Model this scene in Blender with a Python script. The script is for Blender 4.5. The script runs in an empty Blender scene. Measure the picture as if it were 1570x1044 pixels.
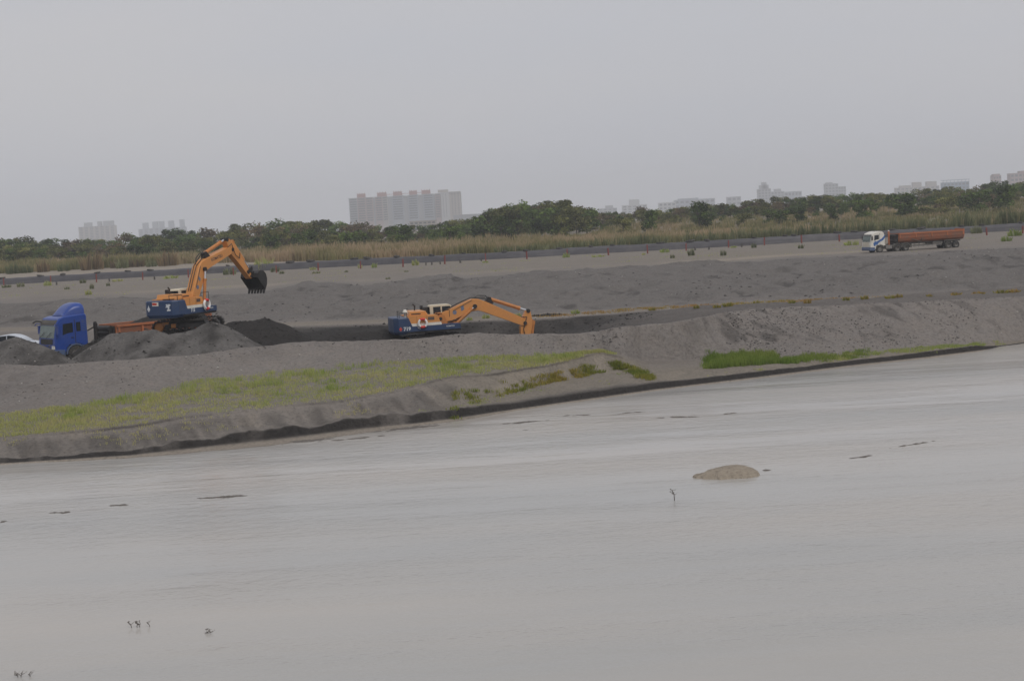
import bpy, math, random
import numpy as np
from mathutils import Matrix, Vector

random.seed(7)
rng = np.random.default_rng(11)
PI = math.pi
sc = bpy.context.scene
col = sc.collection

# ------------------------------------------------------------------ camera
FPX, W0, H0 = 2200.0, 1570.0, 1044.0
HC = 9.5
PITCH = math.atan((522 - 338) / FPX)
ROLL = math.atan(0.056)
fw = Vector((0, math.cos(PITCH), -math.sin(PITCH)))
up0 = Vector((0, math.sin(PITCH), math.cos(PITCH)))
r0 = Vector((1, 0, 0))
cx = r0 * math.cos(ROLL) - up0 * math.sin(ROLL)
cy = r0 * math.sin(ROLL) + up0 * math.cos(ROLL)
cam = bpy.data.cameras.new('camera')
cam.sensor_width = 36.0
cam.lens = FPX / W0 * 36.0
cam.clip_start = 0.5
cam.clip_end = 20000
camo = bpy.data.objects.new('camera', cam)
m = Matrix((cx, cy, -fw)).transposed().to_4x4()
m.translation = Vector((0, 0, HC))
camo.matrix_world = m
col.objects.link(camo)
sc.camera = camo

# ------------------------------------------------------------------ world, sun, exposure
SUN_EL, SUN_AZ = math.radians(52), math.radians(35)     # high behind the camera, to the right
w = bpy.data.worlds.new('World')
sc.world = w
w.use_nodes = True
nt = w.node_tree
for n in list(nt.nodes):
    nt.nodes.remove(n)
out = nt.nodes.new('ShaderNodeOutputWorld')
bg = nt.nodes.new('ShaderNodeBackground')
bg.inputs[1].default_value = 0.1
sky = nt.nodes.new('ShaderNodeTexSky')
sky.sky_type = 'NISHITA'
sky.sun_disc = False
sky.sun_elevation = SUN_EL
sky.sun_rotation = math.radians(180) - SUN_AZ
sky.dust_density = 4.0
sky.air_density = 1.2
hsv = nt.nodes.new('ShaderNodeHueSaturation')
hsv.inputs['Saturation'].default_value = 0.35
nt.links.new(sky.outputs[0], hsv.inputs['Color'])
tc = nt.nodes.new('ShaderNodeTexCoord')
mp = nt.nodes.new('ShaderNodeMapping')
mp.inputs['Scale'].default_value = (1.2, 1.2, 5.0)
nz = nt.nodes.new('ShaderNodeTexNoise')
nz.inputs['Scale'].default_value = 1.6
nz.inputs['Detail'].default_value = 4
nt.links.new(tc.outputs['Generated'], mp.inputs[0])
nt.links.new(mp.outputs[0], nz.inputs['Vector'])
cr = nt.nodes.new('ShaderNodeValToRGB')
cr.color_ramp.elements[0].position = 0.3
cr.color_ramp.elements[0].color = (5.30, 5.45, 5.98, 1)
cr.color_ramp.elements[1].position = 0.72
cr.color_ramp.elements[1].color = (5.75, 5.70, 5.92, 1)
nt.links.new(nz.outputs[0], cr.inputs[0])
mx = nt.nodes.new('ShaderNodeMixRGB')
mx.inputs[0].default_value = 0.88
nt.links.new(hsv.outputs[0], mx.inputs[1])
nt.links.new(cr.outputs[0], mx.inputs[2])
nt.links.new(mx.outputs[0], bg.inputs[0])
nt.links.new(bg.outputs[0], out.inputs[0])

sun = bpy.data.lights.new('sun', 'SUN')
sun.energy = 1.2
sun.angle = math.radians(25)
sun.color = (1.0, 0.95, 0.88)
suno = bpy.data.objects.new('sun', sun)
sd = Vector((math.sin(SUN_AZ) * math.cos(SUN_EL), -math.cos(SUN_AZ) * math.cos(SUN_EL), math.sin(SUN_EL)))
suno.rotation_euler = sd.to_track_quat('Z', 'Y').to_euler()
col.objects.link(suno)
sc.view_settings.view_transform = 'Standard'
sc.view_settings.look = 'None'
sc.view_settings.gamma = 1.0
sc.view_settings.use_curve_mapping = False
sc.view_settings.exposure = 0.0
sc.render.engine = 'CYCLES'
sc.cycles.volume_bounces = 4
sc.cycles.max_bounces = 10

# ------------------------------------------------------------------ helpers: picture point -> place
def ray(u, v):
    return fw + cx * ((u - W0 / 2) / FPX) + cy * (-(v - H0 / 2) / FPX)
def at_z(u, v, z):
    d = ray(u, v)
    k = (z - HC) / d.z
    return Vector((d.x * k, d.y * k, z))
def at_y(u, v, Y):
    d = ray(u, v)
    k = Y / d.y
    return Vector((d.x * k, Y, HC + d.z * k))

# ------------------------------------------------------------------ numpy noise
def _hash(ix, iy, seed):
    h = (ix.astype(np.int64) * 374761393 + iy.astype(np.int64) * 668265263 + seed * 974711) & 0x7fffffff
    h = ((h ^ (h >> 13)) * 1274126177) & 0x7fffffff
    h = h ^ (h >> 16)
    return (h & 0xffff) / 65535.0
def vnoise(x, y, seed=0):
    x = np.asarray(x, float); y = np.asarray(y, float)
    ix = np.floor(x); iy = np.floor(y)
    fx = x - ix; fy = y - iy
    fx = fx * fx * fx * (fx * (fx * 6 - 15) + 10); fy = fy * fy * fy * (fy * (fy * 6 - 15) + 10)
    a = _hash(ix, iy, seed); b = _hash(ix + 1, iy, seed)
    c = _hash(ix, iy + 1, seed); d = _hash(ix + 1, iy + 1, seed)
    return (a * (1 - fx) + b * fx) * (1 - fy) + (c * (1 - fx) + d * fx) * fy
def fbm(x, y, scale, octv=4, seed=0, gain=0.5):
    s = np.zeros(np.broadcast(np.asarray(x), np.asarray(y)).shape); a = 1.0; t = 0.0
    f = 1.0 / scale
    for i in range(octv):
        # turn each octave so that the lattice does not show
        ca, sa = math.cos(0.6 + i * 1.1), math.sin(0.6 + i * 1.1)
        s = s + a * (vnoise((x * ca - y * sa) * f + 13.7 * i, (x * sa + y * ca) * f - 7.1 * i, seed + i) - 0.5) * 2
        t += a; a *= gain; f *= 2.03
    return s / t
def sstep(a, b, x):
    t = np.clip((x - a) / (b - a), 0, 1)
    return t * t * (3 - 2 * t)

# ------------------------------------------------------------------ materials
def newmat(name):
    mt = bpy.data.materials.new(name)
    mt.use_nodes = True
    nt = mt.node_tree
    b = nt.nodes['Principled BSDF']
    return mt, nt, b
def N(nt, kind, **kw):
    n = nt.nodes.new(kind)
    for k, v in kw.items():
        setattr(n, k, v)
    return n
def noise(nt, scale, detail=4, rough=0.55, vec=None):
    n = nt.nodes.new('ShaderNodeTexNoise')
    n.inputs['Scale'].default_value = scale
    n.inputs['Detail'].default_value = detail
    n.inputs['Roughness'].default_value = rough
    if vec is not None:
        nt.links.new(vec, n.inputs['Vector'])
    return n
def ramp(nt, fac, stops):
    r = nt.nodes.new('ShaderNodeValToRGB')
    e = r.color_ramp.elements
    while len(e) < len(stops):
        e.new(0.5)
    for i, (p, c) in enumerate(stops):
        e[i].position = p
        e[i].color = (*c, 1) if len(c) == 3 else c
    nt.links.new(fac, r.inputs[0])
    return r
def mixc(nt, fac, a, b, mode='MIX'):
    n = nt.nodes.new('ShaderNodeMixRGB')
    n.blend_type = mode
    for i, s in ((0, fac), (1, a), (2, b)):
        if isinstance(s, (int, float)):
            n.inputs[i].default_value = s
        elif isinstance(s, tuple):
            n.inputs[i].default_value = (*s, 1) if len(s) == 3 else s
        else:
            nt.links.new(s, n.inputs[i])
    return n.outputs[0]
def worldpos(nt):
    return nt.nodes.new('ShaderNodeNewGeometry').outputs['Position']
def objpos(nt):
    return nt.nodes.new('ShaderNodeTexCoord').outputs['Object']
def attr(nt, name):
    a = nt.nodes.new('ShaderNodeAttribute')
    a.attribute_name = name
    return a
def bump(nt, b, h, strength, dist):
    n = nt.nodes.new('ShaderNodeBump')
    n.inputs['Strength'].default_value = strength
    n.inputs['Distance'].default_value = dist
    nt.links.new(h, n.inputs['Height'])
    nt.links.new(n.outputs[0], b.inputs['Normal'])
    return n

MATS = {}
def paint(name, c, rough=0.5, dust=0.35, dustc=(0.16, 0.145, 0.125), metal=0.0, scale=1.6, spec=0.4):
    """a painted or plain surface with patchy dust and slight wear"""
    if name in MATS:
        return MATS[name]
    mt, nt, b = newmat(name)
    p = objpos(nt)
    n1 = noise(nt, scale, 6, 0.65, p)
    n2 = noise(nt, scale * 9, 3, 0.6, p)
    r1 = ramp(nt, n1.outputs[0], [(0.42, (0, 0, 0)), (0.72, (1, 1, 1))])
    mul = N(nt, 'ShaderNodeMath', operation='MULTIPLY')
    nt.links.new(r1.outputs[0], mul.inputs[0]); mul.inputs[1].default_value = dust
    c1 = mixc(nt, n2.outputs[0], tuple(x * 0.82 for x in c), tuple(min(1, x * 1.14) for x in c))
    c2 = mixc(nt, mul.outputs[0], c1, dustc)
    nt.links.new(c2, b.inputs['Base Color'])
    b.inputs['Roughness'].default_value = rough
    b.inputs['Metallic'].default_value = metal
    b.inputs['Specular IOR Level'].default_value = spec
    MATS[name] = mt
    return mt
def glassmat(name, c, rough=0.12):
    if name in MATS:
        return MATS[name]
    mt, nt, b = newmat(name)
    n1 = noise(nt, 2.5, 3, 0.5, objpos(nt))
    nt.links.new(mixc(nt, n1.outputs[0], tuple(x * 0.7 for x in c), tuple(x * 1.3 for x in c)), b.inputs['Base Color'])
    b.inputs['Roughness'].default_value = rough
    b.inputs['IOR'].default_value = 1.5
    MATS[name] = mt
    return mt

# sand of the ground and of the heaps
def sandmat(name, kind):
    mt, nt, b = newmat(name)
    p = worldpos(nt)
    big = noise(nt, 0.12, 5, 0.6, p)
    mid = noise(nt, 1.1, 6, 0.62, p)
    fin = noise(nt, 5.5, 6, 0.75, p)
    dry = mixc(nt, ramp(nt, big.outputs[0], [(0.35, (0, 0, 0)), (0.65, (1, 1, 1))]).outputs[0], (0.190, 0.170, 0.156), (0.236, 0.211, 0.191))
    dry = mixc(nt, ramp(nt, mid.outputs[0], [(0.35, (0, 0, 0)), (0.7, (1, 1, 1))]).outputs[0], dry, (0.211, 0.194, 0.182))
    moist = mixc(nt, mid.outputs[0], (0.026, 0.0245, 0.024), (0.05, 0.046, 0.044))
    grey = mixc(nt, mid.outputs[0], (0.112, 0.106, 0.102), (0.160, 0.151, 0.144))
    pale = mixc(nt, mid.outputs[0], (0.28, 0.24, 0.19), (0.39, 0.335, 0.27))
    soil = mixc(nt, mid.outputs[0], (0.18, 0.157, 0.128), (0.27, 0.238, 0.192))
    if kind == 'ground':
        c = mixc(nt, attr(nt, 'grey').outputs['Fac'], dry, grey)
        c = mixc(nt, attr(nt, 'soil').outputs['Fac'], c, soil)
        c = mixc(nt, attr(nt, 'pale').outputs['Fac'], c, pale)
        c = mixc(nt, attr(nt, 'moist').outputs['Fac'], c, moist)
    elif kind == 'grey':
        c = mixc(nt, attr(nt, 'moist').outputs['Fac'], grey, moist)
    else:
        c = moist
    f2 = ramp(nt, fin.outputs[0], [(0.3, (0.6, 0.6, 0.6)), (0.48, (1, 1, 1)), (0.72, (1.2, 1.19, 1.17))])
    c = mixc(nt, 1.0, c, f2.outputs[0], 'MULTIPLY')
    nt.links.new(c, b.inputs['Base Color'])
    b.inputs['Roughness'].default_value = 0.95
    b.inputs['Specular IOR Level'].default_value = 0.15
    hs = N(nt, 'ShaderNodeMath', operation='ADD')
    nt.links.new(mid.outputs[0], hs.inputs[0])
    k = N(nt, 'ShaderNodeMath', operation='MULTIPLY'); k.inputs[1].default_value = 0.35
    nt.links.new(fin.outputs[0], k.inputs[0]); nt.links.new(k.outputs[0], hs.inputs[1])
    bump(nt, b, hs.outputs[0], 0.85, 0.36)
    return mt
M_GROUND = sandmat('grey_river_sand', 'ground')
M_GREYPILE = sandmat('grey_heap_sand', 'grey')
M_DARKPILE = sandmat('dark_moist_sand', 'dark')

def leafmat(name, stops, trans=0.25):
    mt, nt, b = newmat(name)
    a = attr(nt, 'tone')
    oi = nt.nodes.new('ShaderNodeObjectInfo')
    ad = N(nt, 'ShaderNodeMath', operation='MULTIPLY_ADD')
    nt.links.new(oi.outputs['Random'], ad.inputs[0]); ad.inputs[1].default_value = 0.5
    nt.links.new(a.outputs['Fac'], ad.inputs[2])
    sb = N(nt, 'ShaderNodeMath', operation='SUBTRACT', use_clamp=True)
    nt.links.new(ad.outputs[0], sb.inputs[0]); sb.inputs[1].default_value = 0.25
    r = ramp(nt, sb.outputs[0], stops)
    nt.links.new(r.outputs[0], b.inputs['Base Color'])
    b.inputs['Roughness'].default_value = 0.75
    b.inputs['Specular IOR Level'].default_value = 0.15
    tr = nt.nodes.new('ShaderNodeBsdfTranslucent')
    nt.links.new(r.outputs[0], tr.inputs[0])
    ms = nt.nodes.new('ShaderNodeMixShader')
    ms.inputs[0].default_value = trans
    nt.links.new(b.outputs[0], ms.inputs[1]); nt.links.new(tr.outputs[0], ms.inputs[2])
    nt.links.new(ms.outputs[0], nt.nodes['Material Output'].inputs[0])
    return mt
M_LEAF_DARK = leafmat('leaf_dark_green', [(0.0, (0.016, 0.03, 0.007)), (0.45, (0.055, 0.09, 0.02)), (1.0, (0.15, 0.215, 0.05))])
M_LEAF_OLIVE = leafmat('leaf_olive', [(0.0, (0.04, 0.048, 0.014)), (0.5, (0.13, 0.14, 0.042)), (1.0, (0.25, 0.25, 0.085))])
M_LEAF_DRY = leafmat('leaf_dry_brown', [(0.0, (0.05, 0.038, 0.022)), (0.5, (0.135, 0.102, 0.058)), (1.0, (0.22, 0.17, 0.09))])
M_GRASS_STRAW = leafmat('tall_grass_straw', [(0.0, (0.13, 0.125, 0.055)), (0.4, (0.24, 0.225, 0.095)), (0.7, (0.34, 0.27, 0.15)), (1.0, (0.44, 0.33, 0.21))], 0.3)
M_GRASS_NEAR = leafmat('bank_grass', [(0.0, (0.19, 0.28, 0.05)), (0.45, (0.34, 0.39, 0.11)), (1.0, (0.48, 0.44, 0.2))], 0.35)
M_GRASS_BRIGHT = leafmat('fresh_grass', [(0.0, (0.09, 0.15, 0.025)), (0.5, (0.16, 0.24, 0.04)), (1.0, (0.25, 0.3, 0.07))], 0.35)
M_GRASS_RUST = leafmat('rusty_weeds', [(0.0, (0.16, 0.2, 0.03)), (0.5, (0.3, 0.27, 0.055)), (1.0, (0.38, 0.22, 0.07))], 0.3)
M_CLUMP = leafmat('silvergrass_green', [(0.0, (0.085, 0.105, 0.045)), (0.5, (0.16, 0.18, 0.085)), (1.0, (0.28, 0.28, 0.155))], 0.3)
M_CLUMP_BROWN = leafmat('silvergrass_brown', [(0.0, (0.085, 0.065, 0.042)), (0.5, (0.17, 0.125, 0.075)), (1.0, (0.32, 0.23, 0.13))], 0.3)
M_BARK = paint('bark', (0.09, 0.075, 0.06), 0.9, 0.3)

M_ORANGE = paint('excavator_orange', (0.63, 0.265, 0.07), 0.45, 0.32, (0.40, 0.24, 0.13))
M_ORANGE2 = paint('cylinder_orange', (0.52, 0.2, 0.05), 0.45, 0.4, (0.24, 0.13, 0.08))
M_BLUE = paint('excavator_blue', (0.022, 0.05, 0.125), 0.45, 0.35, (0.07, 0.075, 0.09))
M_WHITE = paint('white_paint', (0.72, 0.69, 0.62), 0.45, 0.3, (0.4, 0.36, 0.3))
M_CREAM = paint('cab_cream', (0.62, 0.55, 0.42), 0.5, 0.3, (0.3, 0.26, 0.2))
M_STEEL = paint('dark_steel', (0.028, 0.026, 0.026), 0.55, 0.4, (0.075, 0.066, 0.06), 0.3)
M_TRACK = paint('track_steel', (0.035, 0.031, 0.029), 0.7, 0.5, (0.085, 0.075, 0.066))
M_CHROME = paint('piston_chrome', (0.7, 0.7, 0.72), 0.2, 0.1, (0.3, 0.3, 0.3), 0.7)
M_RUBBER = paint('rubber', (0.03, 0.029, 0.028), 0.85, 0.7, (0.13, 0.12, 0.105))
M_RIM = paint('dusty_rim', (0.19, 0.18, 0.17), 0.6, 0.6)
M_RED = paint('red_paint', (0.52, 0.045, 0.03), 0.5, 0.25, (0.3, 0.12, 0.09))
M_REDBUOY = paint('buoy_red', (0.6, 0.035, 0.03), 0.5, 0.1, (0.4, 0.1, 0.09))
M_WHITEBUOY = paint('buoy_white', (0.78, 0.78, 0.76), 0.5, 0.12, (0.5, 0.48, 0.44))
M_TBLUE = paint('truck_blue', (0.018, 0.06, 0.29), 0.3, 0.3, (0.09, 0.1, 0.15))
M_TBLUE_D = paint('truck_blue_dusty', (0.07, 0.11, 0.21), 0.55, 0.7, (0.16, 0.16, 0.165))
M_STRIPE = paint('stripe_blue', (0.03, 0.12, 0.36), 0.4, 0.2)
M_RUST = paint('rusty_orange', (0.30, 0.105, 0.05), 0.8, 0.95, (0.15, 0.11, 0.085), scale=0.7)
M_RUST_L = paint('rust_bright', (0.46, 0.15, 0.06), 0.7, 0.45, (0.2, 0.12, 0.08), scale=1.2)
M_DUSTY = paint('dusty_chassis', (0.10, 0.094, 0.086), 0.85, 0.6)
M_GLASS = glassmat('dark_glass', (0.018, 0.022, 0.028))
M_GLASS_G = glassmat('green_windshield', (0.115, 0.155, 0.14), 0.25)
M_CARW = paint('car_silver', (0.56, 0.60, 0.66), 0.25, 0.15, (0.4, 0.4, 0.4), 0.2)
M_LAMP = paint('lamp_lens', (0.6, 0.58, 0.52), 0.2, 0.1)
M_MARK = paint('lettering_white', (0.66, 0.68, 0.7), 0.6, 0.35, (0.3, 0.32, 0.36))
M_MARKD = paint('lettering_dark', (0.09, 0.06, 0.05), 0.6, 0.2)
M_EMBLEM = paint('emblem_blue', (0.12, 0.17, 0.26), 0.6, 0.3, (0.4, 0.25, 0.14))
M_TARP = paint('black_tarp', (0.066, 0.064, 0.073), 0.55, 0.55, (0.12, 0.112, 0.112), scale=0.5)
M_POST = paint('post_red', (0.2, 0.042, 0.033), 0.8, 0.4, (0.2, 0.12, 0.1))
M_STAKE = paint('stake_grey', (0.08, 0.075, 0.07), 0.9, 0.4)

# ------------------------------------------------------------------ mesh collector
class G:
    def __init__(s):
        s.v = []; s.f = []
    def add(s, vs, fs):
        o = len(s.v)
        s.v += [tuple(p) for p in vs]
        s.f += [tuple(o + i for i in f) for f in fs]
        return s
    def box(s, x0, x1, y0, y1, z0, z1):
        return s.add([(x, y, z) for z in (z0, z1) for y in (y0, y1) for x in (x0, x1)],
                     [(0, 2, 3, 1), (4, 5, 7, 6), (0, 1, 5, 4), (2, 6, 7, 3), (0, 4, 6, 2), (1, 3, 7, 5)])
    def prism(s, prof, y0, y1, inset=0.0, cen=None):
        """closed (x,z) outline pushed from y0 to y1; inset > 0 adds a chamfered rim"""
        n = len(prof)
        if inset <= 0:
            vs = [(x, y0, z) for x, z in prof] + [(x, y1, z) for x, z in prof]
            fs = [tuple(range(n))[::-1], tuple(range(n, 2 * n))]
            fs += [(i, (i + 1) % n, n + (i + 1) % n, n + i) for i in range(n)]
            fs = [f[::-1] for f in fs]
            return s.add(vs, fs)
        c = cen or (sum(p[0] for p in prof) / n, sum(p[1] for p in prof) / n)
        def shr(p):
            d = math.hypot(p[0] - c[0], p[1] - c[1]) + 1e-9
            k = max(0.0, (d - inset) / d)
            return (c[0] + (p[0] - c[0]) * k, c[1] + (p[1] - c[1]) * k)
        rings = [(shr, y0), (None, y0 + inset * (1 if y1 > y0 else -1)), (None, y1 - inset * (1 if y1 > y0 else -1)), (shr, y1)]
        vs = []
        for fn, y in rings:
            for p in prof:
                q = fn(p) if fn else p
                vs.append((q[0], y, q[1]))
        fs = [tuple(range(n)), tuple(range(3 * n, 4 * n))[::-1]]
        for r in range(3):
            fs += [(r * n + i, (r + 1) * n + i, (r + 1) * n + (i + 1) % n, r * n + (i + 1) % n) for i in range(n)]
        return s.add(vs, fs)
    def cyl(s, a, b, r, r2=None, n=12, caps=True):
        a = Vector(a); b = Vector(b); d = (b - a).normalized()
        r2 = r if r2 is None else r2
        x = d.orthogonal().normalized(); y = d.cross(x)
        vs = []
        for c, rr in ((a, r), (b, r2)):
            for i in range(n):
                t = 2 * PI * i / n
                vs.append(c + x * math.cos(t) * rr + y * math.sin(t) * rr)
        fs = [(i, (i + 1) % n, n + (i + 1) % n, n + i) for i in range(n)]
        if caps:
            fs += [tuple(range(n))[::-1], tuple(range(n, 2 * n))]
        return s.add(vs, fs)
    def tube(s, pts, r, n=6):
        for a, b in zip(pts[:-1], pts[1:]):
            s.cyl(a, b, r, n=n)
        return s
    def lathe(s, prof, cen, axis='y', n=20):
        """prof: (radius, offset along the axis)"""
        vs = []; k = len(prof)
        for i in range(n):
            t = 2 * PI * i / n
            for r, o in prof:
                a, b = r * math.cos(t), r * math.sin(t)
                p = {'y': (a, o, b), 'z': (a, b, o), 'x': (o, a, b)}[axis]
                vs.append((cen[0] + p[0], cen[1] + p[1], cen[2] + p[2]))
        fs = []
        for i in range(n):
            j = (i + 1) % n
            for q in range(k - 1):
                fs.append((i * k + q, i * k + q + 1, j * k + q + 1, j * k + q))
        return s.add(vs, fs)
    def torus(s, cen, R, r, a0=0.0, a1=2 * PI, n=28, k=8, axis='y'):
        vs = []; fs = []; full = abs(a1 - a0 - 2 * PI) < 1e-6
        m = n if full else n + 1
        for i in range(m):
            t = a0 + (a1 - a0) * i / n
            for j in range(k):
                q = 2 * PI * j / k
                rr = R + r * math.cos(q); o = r * math.sin(q)
                vs.append((cen[0] + rr * math.cos(t), cen[1] + o, cen[2] + rr * math.sin(t)))
        for i in range(n):
            a = i; b = (i + 1) % m
            for j in range(k):
                fs.append((a * k + j, a * k + (j + 1) % k, b * k + (j + 1) % k, b * k + j))
        return s.add(vs, fs)
    def xf(s, mat):
        s.v = [tuple(mat @ Vector(p)) for p in s.v]
        return s
    def mesh(s, name, mat, smooth=False):
        me = bpy.data.meshes.new(name)
        me.from_pydata(s.v, [], s.f)
        me.materials.append(mat)
        me.update()
        if smooth:
            me.shade_smooth()
        return me
    def obj(s, name, mat, parent=None, smooth=False):
        return link(name, s.mesh(name, mat, smooth), parent)
def link(name, me, parent=None):
    o = bpy.data.objects.new(name, me)
    col.objects.link(o)
    if parent is not None:
        o.parent = parent
    return o
def tag(o, label, cat, group=None, kind=None):
    if label: o['label'] = label
    if cat: o['category'] = cat
    if group: o['group'] = group
    if kind: o['kind'] = kind
    return o
def empty(name, loc, rz=0, label=None, cat=None, group=None, scale=1.0):
    o = bpy.data.objects.new(name, None)
    o.empty_display_size = 0.3
    o.location = loc
    o.rotation_euler = (0, 0, rz)
    o.scale = (scale,) * 3
    col.objects.link(o)
    return tag(o, label, cat, group)
def np_mesh(name, V, F, mat, attrs=None, smooth=False):
    """fast mesh from numpy: F is (n, 3) or (n, 4)"""
    me = bpy.data.meshes.new(name)
    V = np.ascontiguousarray(V, np.float32); F = np.ascontiguousarray(F, np.int32)
    k = F.shape[1]
    me.vertices.add(len(V)); me.vertices.foreach_set('co', V.ravel())
    me.loops.add(F.size); me.loops.foreach_set('vertex_index', F.ravel())
    me.polygons.add(len(F)); me.polygons.foreach_set('loop_start', np.arange(0, F.size, k, dtype=np.int32))
    if smooth:
        me.polygons.foreach_set('use_smooth', np.ones(len(F), bool))
    me.update(calc_edges=True)
    for nme, a in (attrs or {}).items():
        at = me.attributes.new(nme, 'FLOAT', 'POINT')
        at.data.foreach_set('value', np.ascontiguousarray(a, np.float32).ravel())
    me.materials.append(mat)
    return me
def text_mesh(body, size, bold=0.0):
    cu = bpy.data.curves.new('lettering', 'FONT')
    cu.body = body; cu.size = size; cu.align_x = 'CENTER'; cu.align_y = 'CENTER'
    cu.offset = bold; cu.resolution_u = 2
    o = bpy.data.objects.new('lettering', cu)
    col.objects.link(o)
    dg = bpy.context.evaluated_depsgraph_get()
    me = bpy.data.meshes.new_from_object(o.evaluated_get(dg))
    vs = [tuple(v.co) for v in me.vertices]; fs = [tuple(p.vertices) for p in me.polygons]
    bpy.data.objects.remove(o); bpy.data.curves.remove(cu); bpy.data.meshes.remove(me)
    return vs, fs
def lettering(body, size, origin, xdir, ydir, mat, parent, bold=0.0, name='lettering'):
    vs, fs = text_mesh(body, size, bold)
    o = Vector(origin); X = Vector(xdir).normalized(); Y = Vector(ydir).normalized()
    g = G().add([o + X * v[0] + Y * v[1] for v in vs], fs)
    return g.obj(name, mat, parent)
def flat(pts2, origin, xdir, ydir, mat, parent, name, th=0.004):
    """a thin plate with the given outline, its front th above the surface it sits on"""
    o = Vector(origin); X = Vector(xdir).normalized(); Y = Vector(ydir).normalized(); Z = X.cross(Y)
    n = len(pts2)
    vs = [o + X * a + Y * b for a, b in pts2] + [o + X * a + Y * b + Z * th for a, b in pts2]
    fs = [tuple(range(n, 2 * n)), tuple(range(n))[::-1]] + [(i, (i + 1) % n, n + (i + 1) % n, n + i) for i in range(n)]
    return G().add(vs, fs).obj(name, mat, parent)

# ------------------------------------------------------------------ terrain from feature lines
TCOLS = np.concatenate([np.linspace(-1.3, -0.44, 24)[:-1], np.linspace(-0.44, 0.44, 700), np.linspace(0.44, 1.3, 24)[1:]])
def line_uvz(pts):
    q = [at_z(u, v, z) for u, v, z in pts]
    t = [p.x / p.y for p in q]; k = [(HC - p.z) / p.y for p in q]; Y = [p.y for p in q]
    return [np.array(a) for a in (t, Y, k)]
def line_uYz(pts):
    t = []; Y = []; k = []
    for u, y, z in pts:
        v = 400
        for _ in range(4):       # the column through u at that distance
            p = at_y(u, v, y); v += (p.z - z) * FPX / y
        t.append(p.x / y); Y.append(y); k.append((HC - z) / y)
    return [np.array(a) for a in (t, Y, k)]
shore = line_uvz([(-60, 716, 0), (0, 713, 0), (150, 705, 0), (250, 700, 0), (330, 693, 0), (420, 685, 0), (540, 668, 0), (620, 656, 0), (700, 646, 0), (760, 635, 0), (880, 617, 0), (1000, 600, 0), (1150, 582, 0), (1300, 563, 0), (1420, 550, 0), (1500, 539, 0), (1533, 532, 0), (1570, 527, 0), (1700, 517, 0)])
foot = line_uvz([(-60, 714, .1), (0, 710, .1), (200, 697, .1), (330, 682, .1), (440, 670, .1), (560, 655, .1), (640, 648, .1), (700, 640, .1), (760, 631, .1), (880, 614, .08), (1000, 597, .08), (1150, 579, .08), (1300, 560, .08), (1420, 547, .08), (1525, 534, .08), (1570, 526, .04), (1700, 516, .04)])
scarp0 = line_uvz([(-60, 703, .3), (0, 698, .3), (200, 682, .45), (400, 652, .6), (550, 638, .5), (650, 628, .5), (700, 622, .5), (760, 606, .5), (850, 585, .55), (900, 574, .58), (950, 566, .6), (1000, 580, .46), (1150, 567, .42), (1300, 555, .38), (1450, 539, .34), (1530, 530, .2), (1570, 525, .06), (1700, 515, .06)])
terr = line_uvz([(-60, 680, .8), (0, 674, .82), (102, 666, .88), (204, 655, .95), (280, 641, 1.05), (382, 632, 1.15), (450, 623, 1.17), (528, 615, 1.2), (592, 604, 1.25), (656, 588, 1.38), (691, 579, 1.42), (747, 576, 1.36), (810, 566, 1.36), (843, 561, 1.36), (885, 551, 1.4), (919, 542, 1.47), (950, 547, 1.3), (975, 557, .75), (1000, 570, .52), (1150, 560, .46), (1300, 551, .42), (1450, 535, .38), (1530, 527, .25), (1570, 523.5, .1), (1700, 513, .1)])
berm0 = line_uvz([(-60, 634, 1.2), (0, 628, 1.2), (100, 622, 1.22), (200, 606, 1.3), (280, 585, 1.4), (330, 580, 1.42), (450, 564, 1.5), (560, 560, 1.5), (650, 551, 1.58), (760, 546, 1.6), (850, 543, 1.6), (920, 539, 1.52), (955, 543, 1.35), (985, 553, .72), (1050, 551, .56), (1150, 548, .5), (1282, 545, .46), (1331, 538, .42), (1447, 528, .36), (1570, 521, .2), (1700, 510, .2)])
crest = line_uvz([(-60, 563, 2.6), (0, 560, 2.6), (60, 560, 2.6), (110, 559, 2.6), (200, 553, 2.6), (290, 545, 2.6), (370, 533, 2.7), (420, 529, 2.7), (480, 524, 2.7), (560, 522, 2.7), (640, 520, 2.75), (690, 514, 2.8), (735, 511, 2.8), (770, 514, 2.7), (820, 513, 2.6), (880, 512, 2.7), (950, 502, 2.8), (1000, 497, 2.85), (1060, 490, 2.9), (1100, 481, 2.95), (1160, 474, 2.95), (1250, 470, 2.9), (1400, 463, 2.75), (1500, 458, 2.65), (1570, 455, 2.6), (1700, 448, 2.6)])
strip = line_uvz([(-60, 511, 1.4), (0, 508, 1.4), (430, 500, 1.4), (580, 495, 1.4), (830, 488, 1.4), (1000, 476, 1.4), (1200, 466, 1.4), (1400, 458, 1.4), (1570, 451, 1.4), (1700, 446, 1.4)])
ridge0 = line_uvz([(-60, 505, 1.55), (0, 502, 1.55), (430, 494, 1.55), (580, 490, 1.55), (830, 481, 1.55), (1000, 470, 1.55), (1200, 460, 1.55), (1400, 452, 1.55), (1570, 445, 1.55), (1700, 440, 1.55)])
CR = [(-60, 468), (0, 465), (130, 460), (250, 455), (330, 450), (385, 447), (414, 444), (471, 433), (528, 433), (554, 437), (590, 434), (624, 427), (668, 424), (691, 422), (712, 426), (780, 421), (850, 417), (900, 414), (996, 410), (1091, 406), (1155, 400), (1218, 395), (1314, 392), (1400, 390), (1480, 386), (1570, 381), (1700, 374)]
ridge2 = line_uvz([(u, v, 3.3 if 400 < u < 1300 else 3.15) for u, v in CR])
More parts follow.
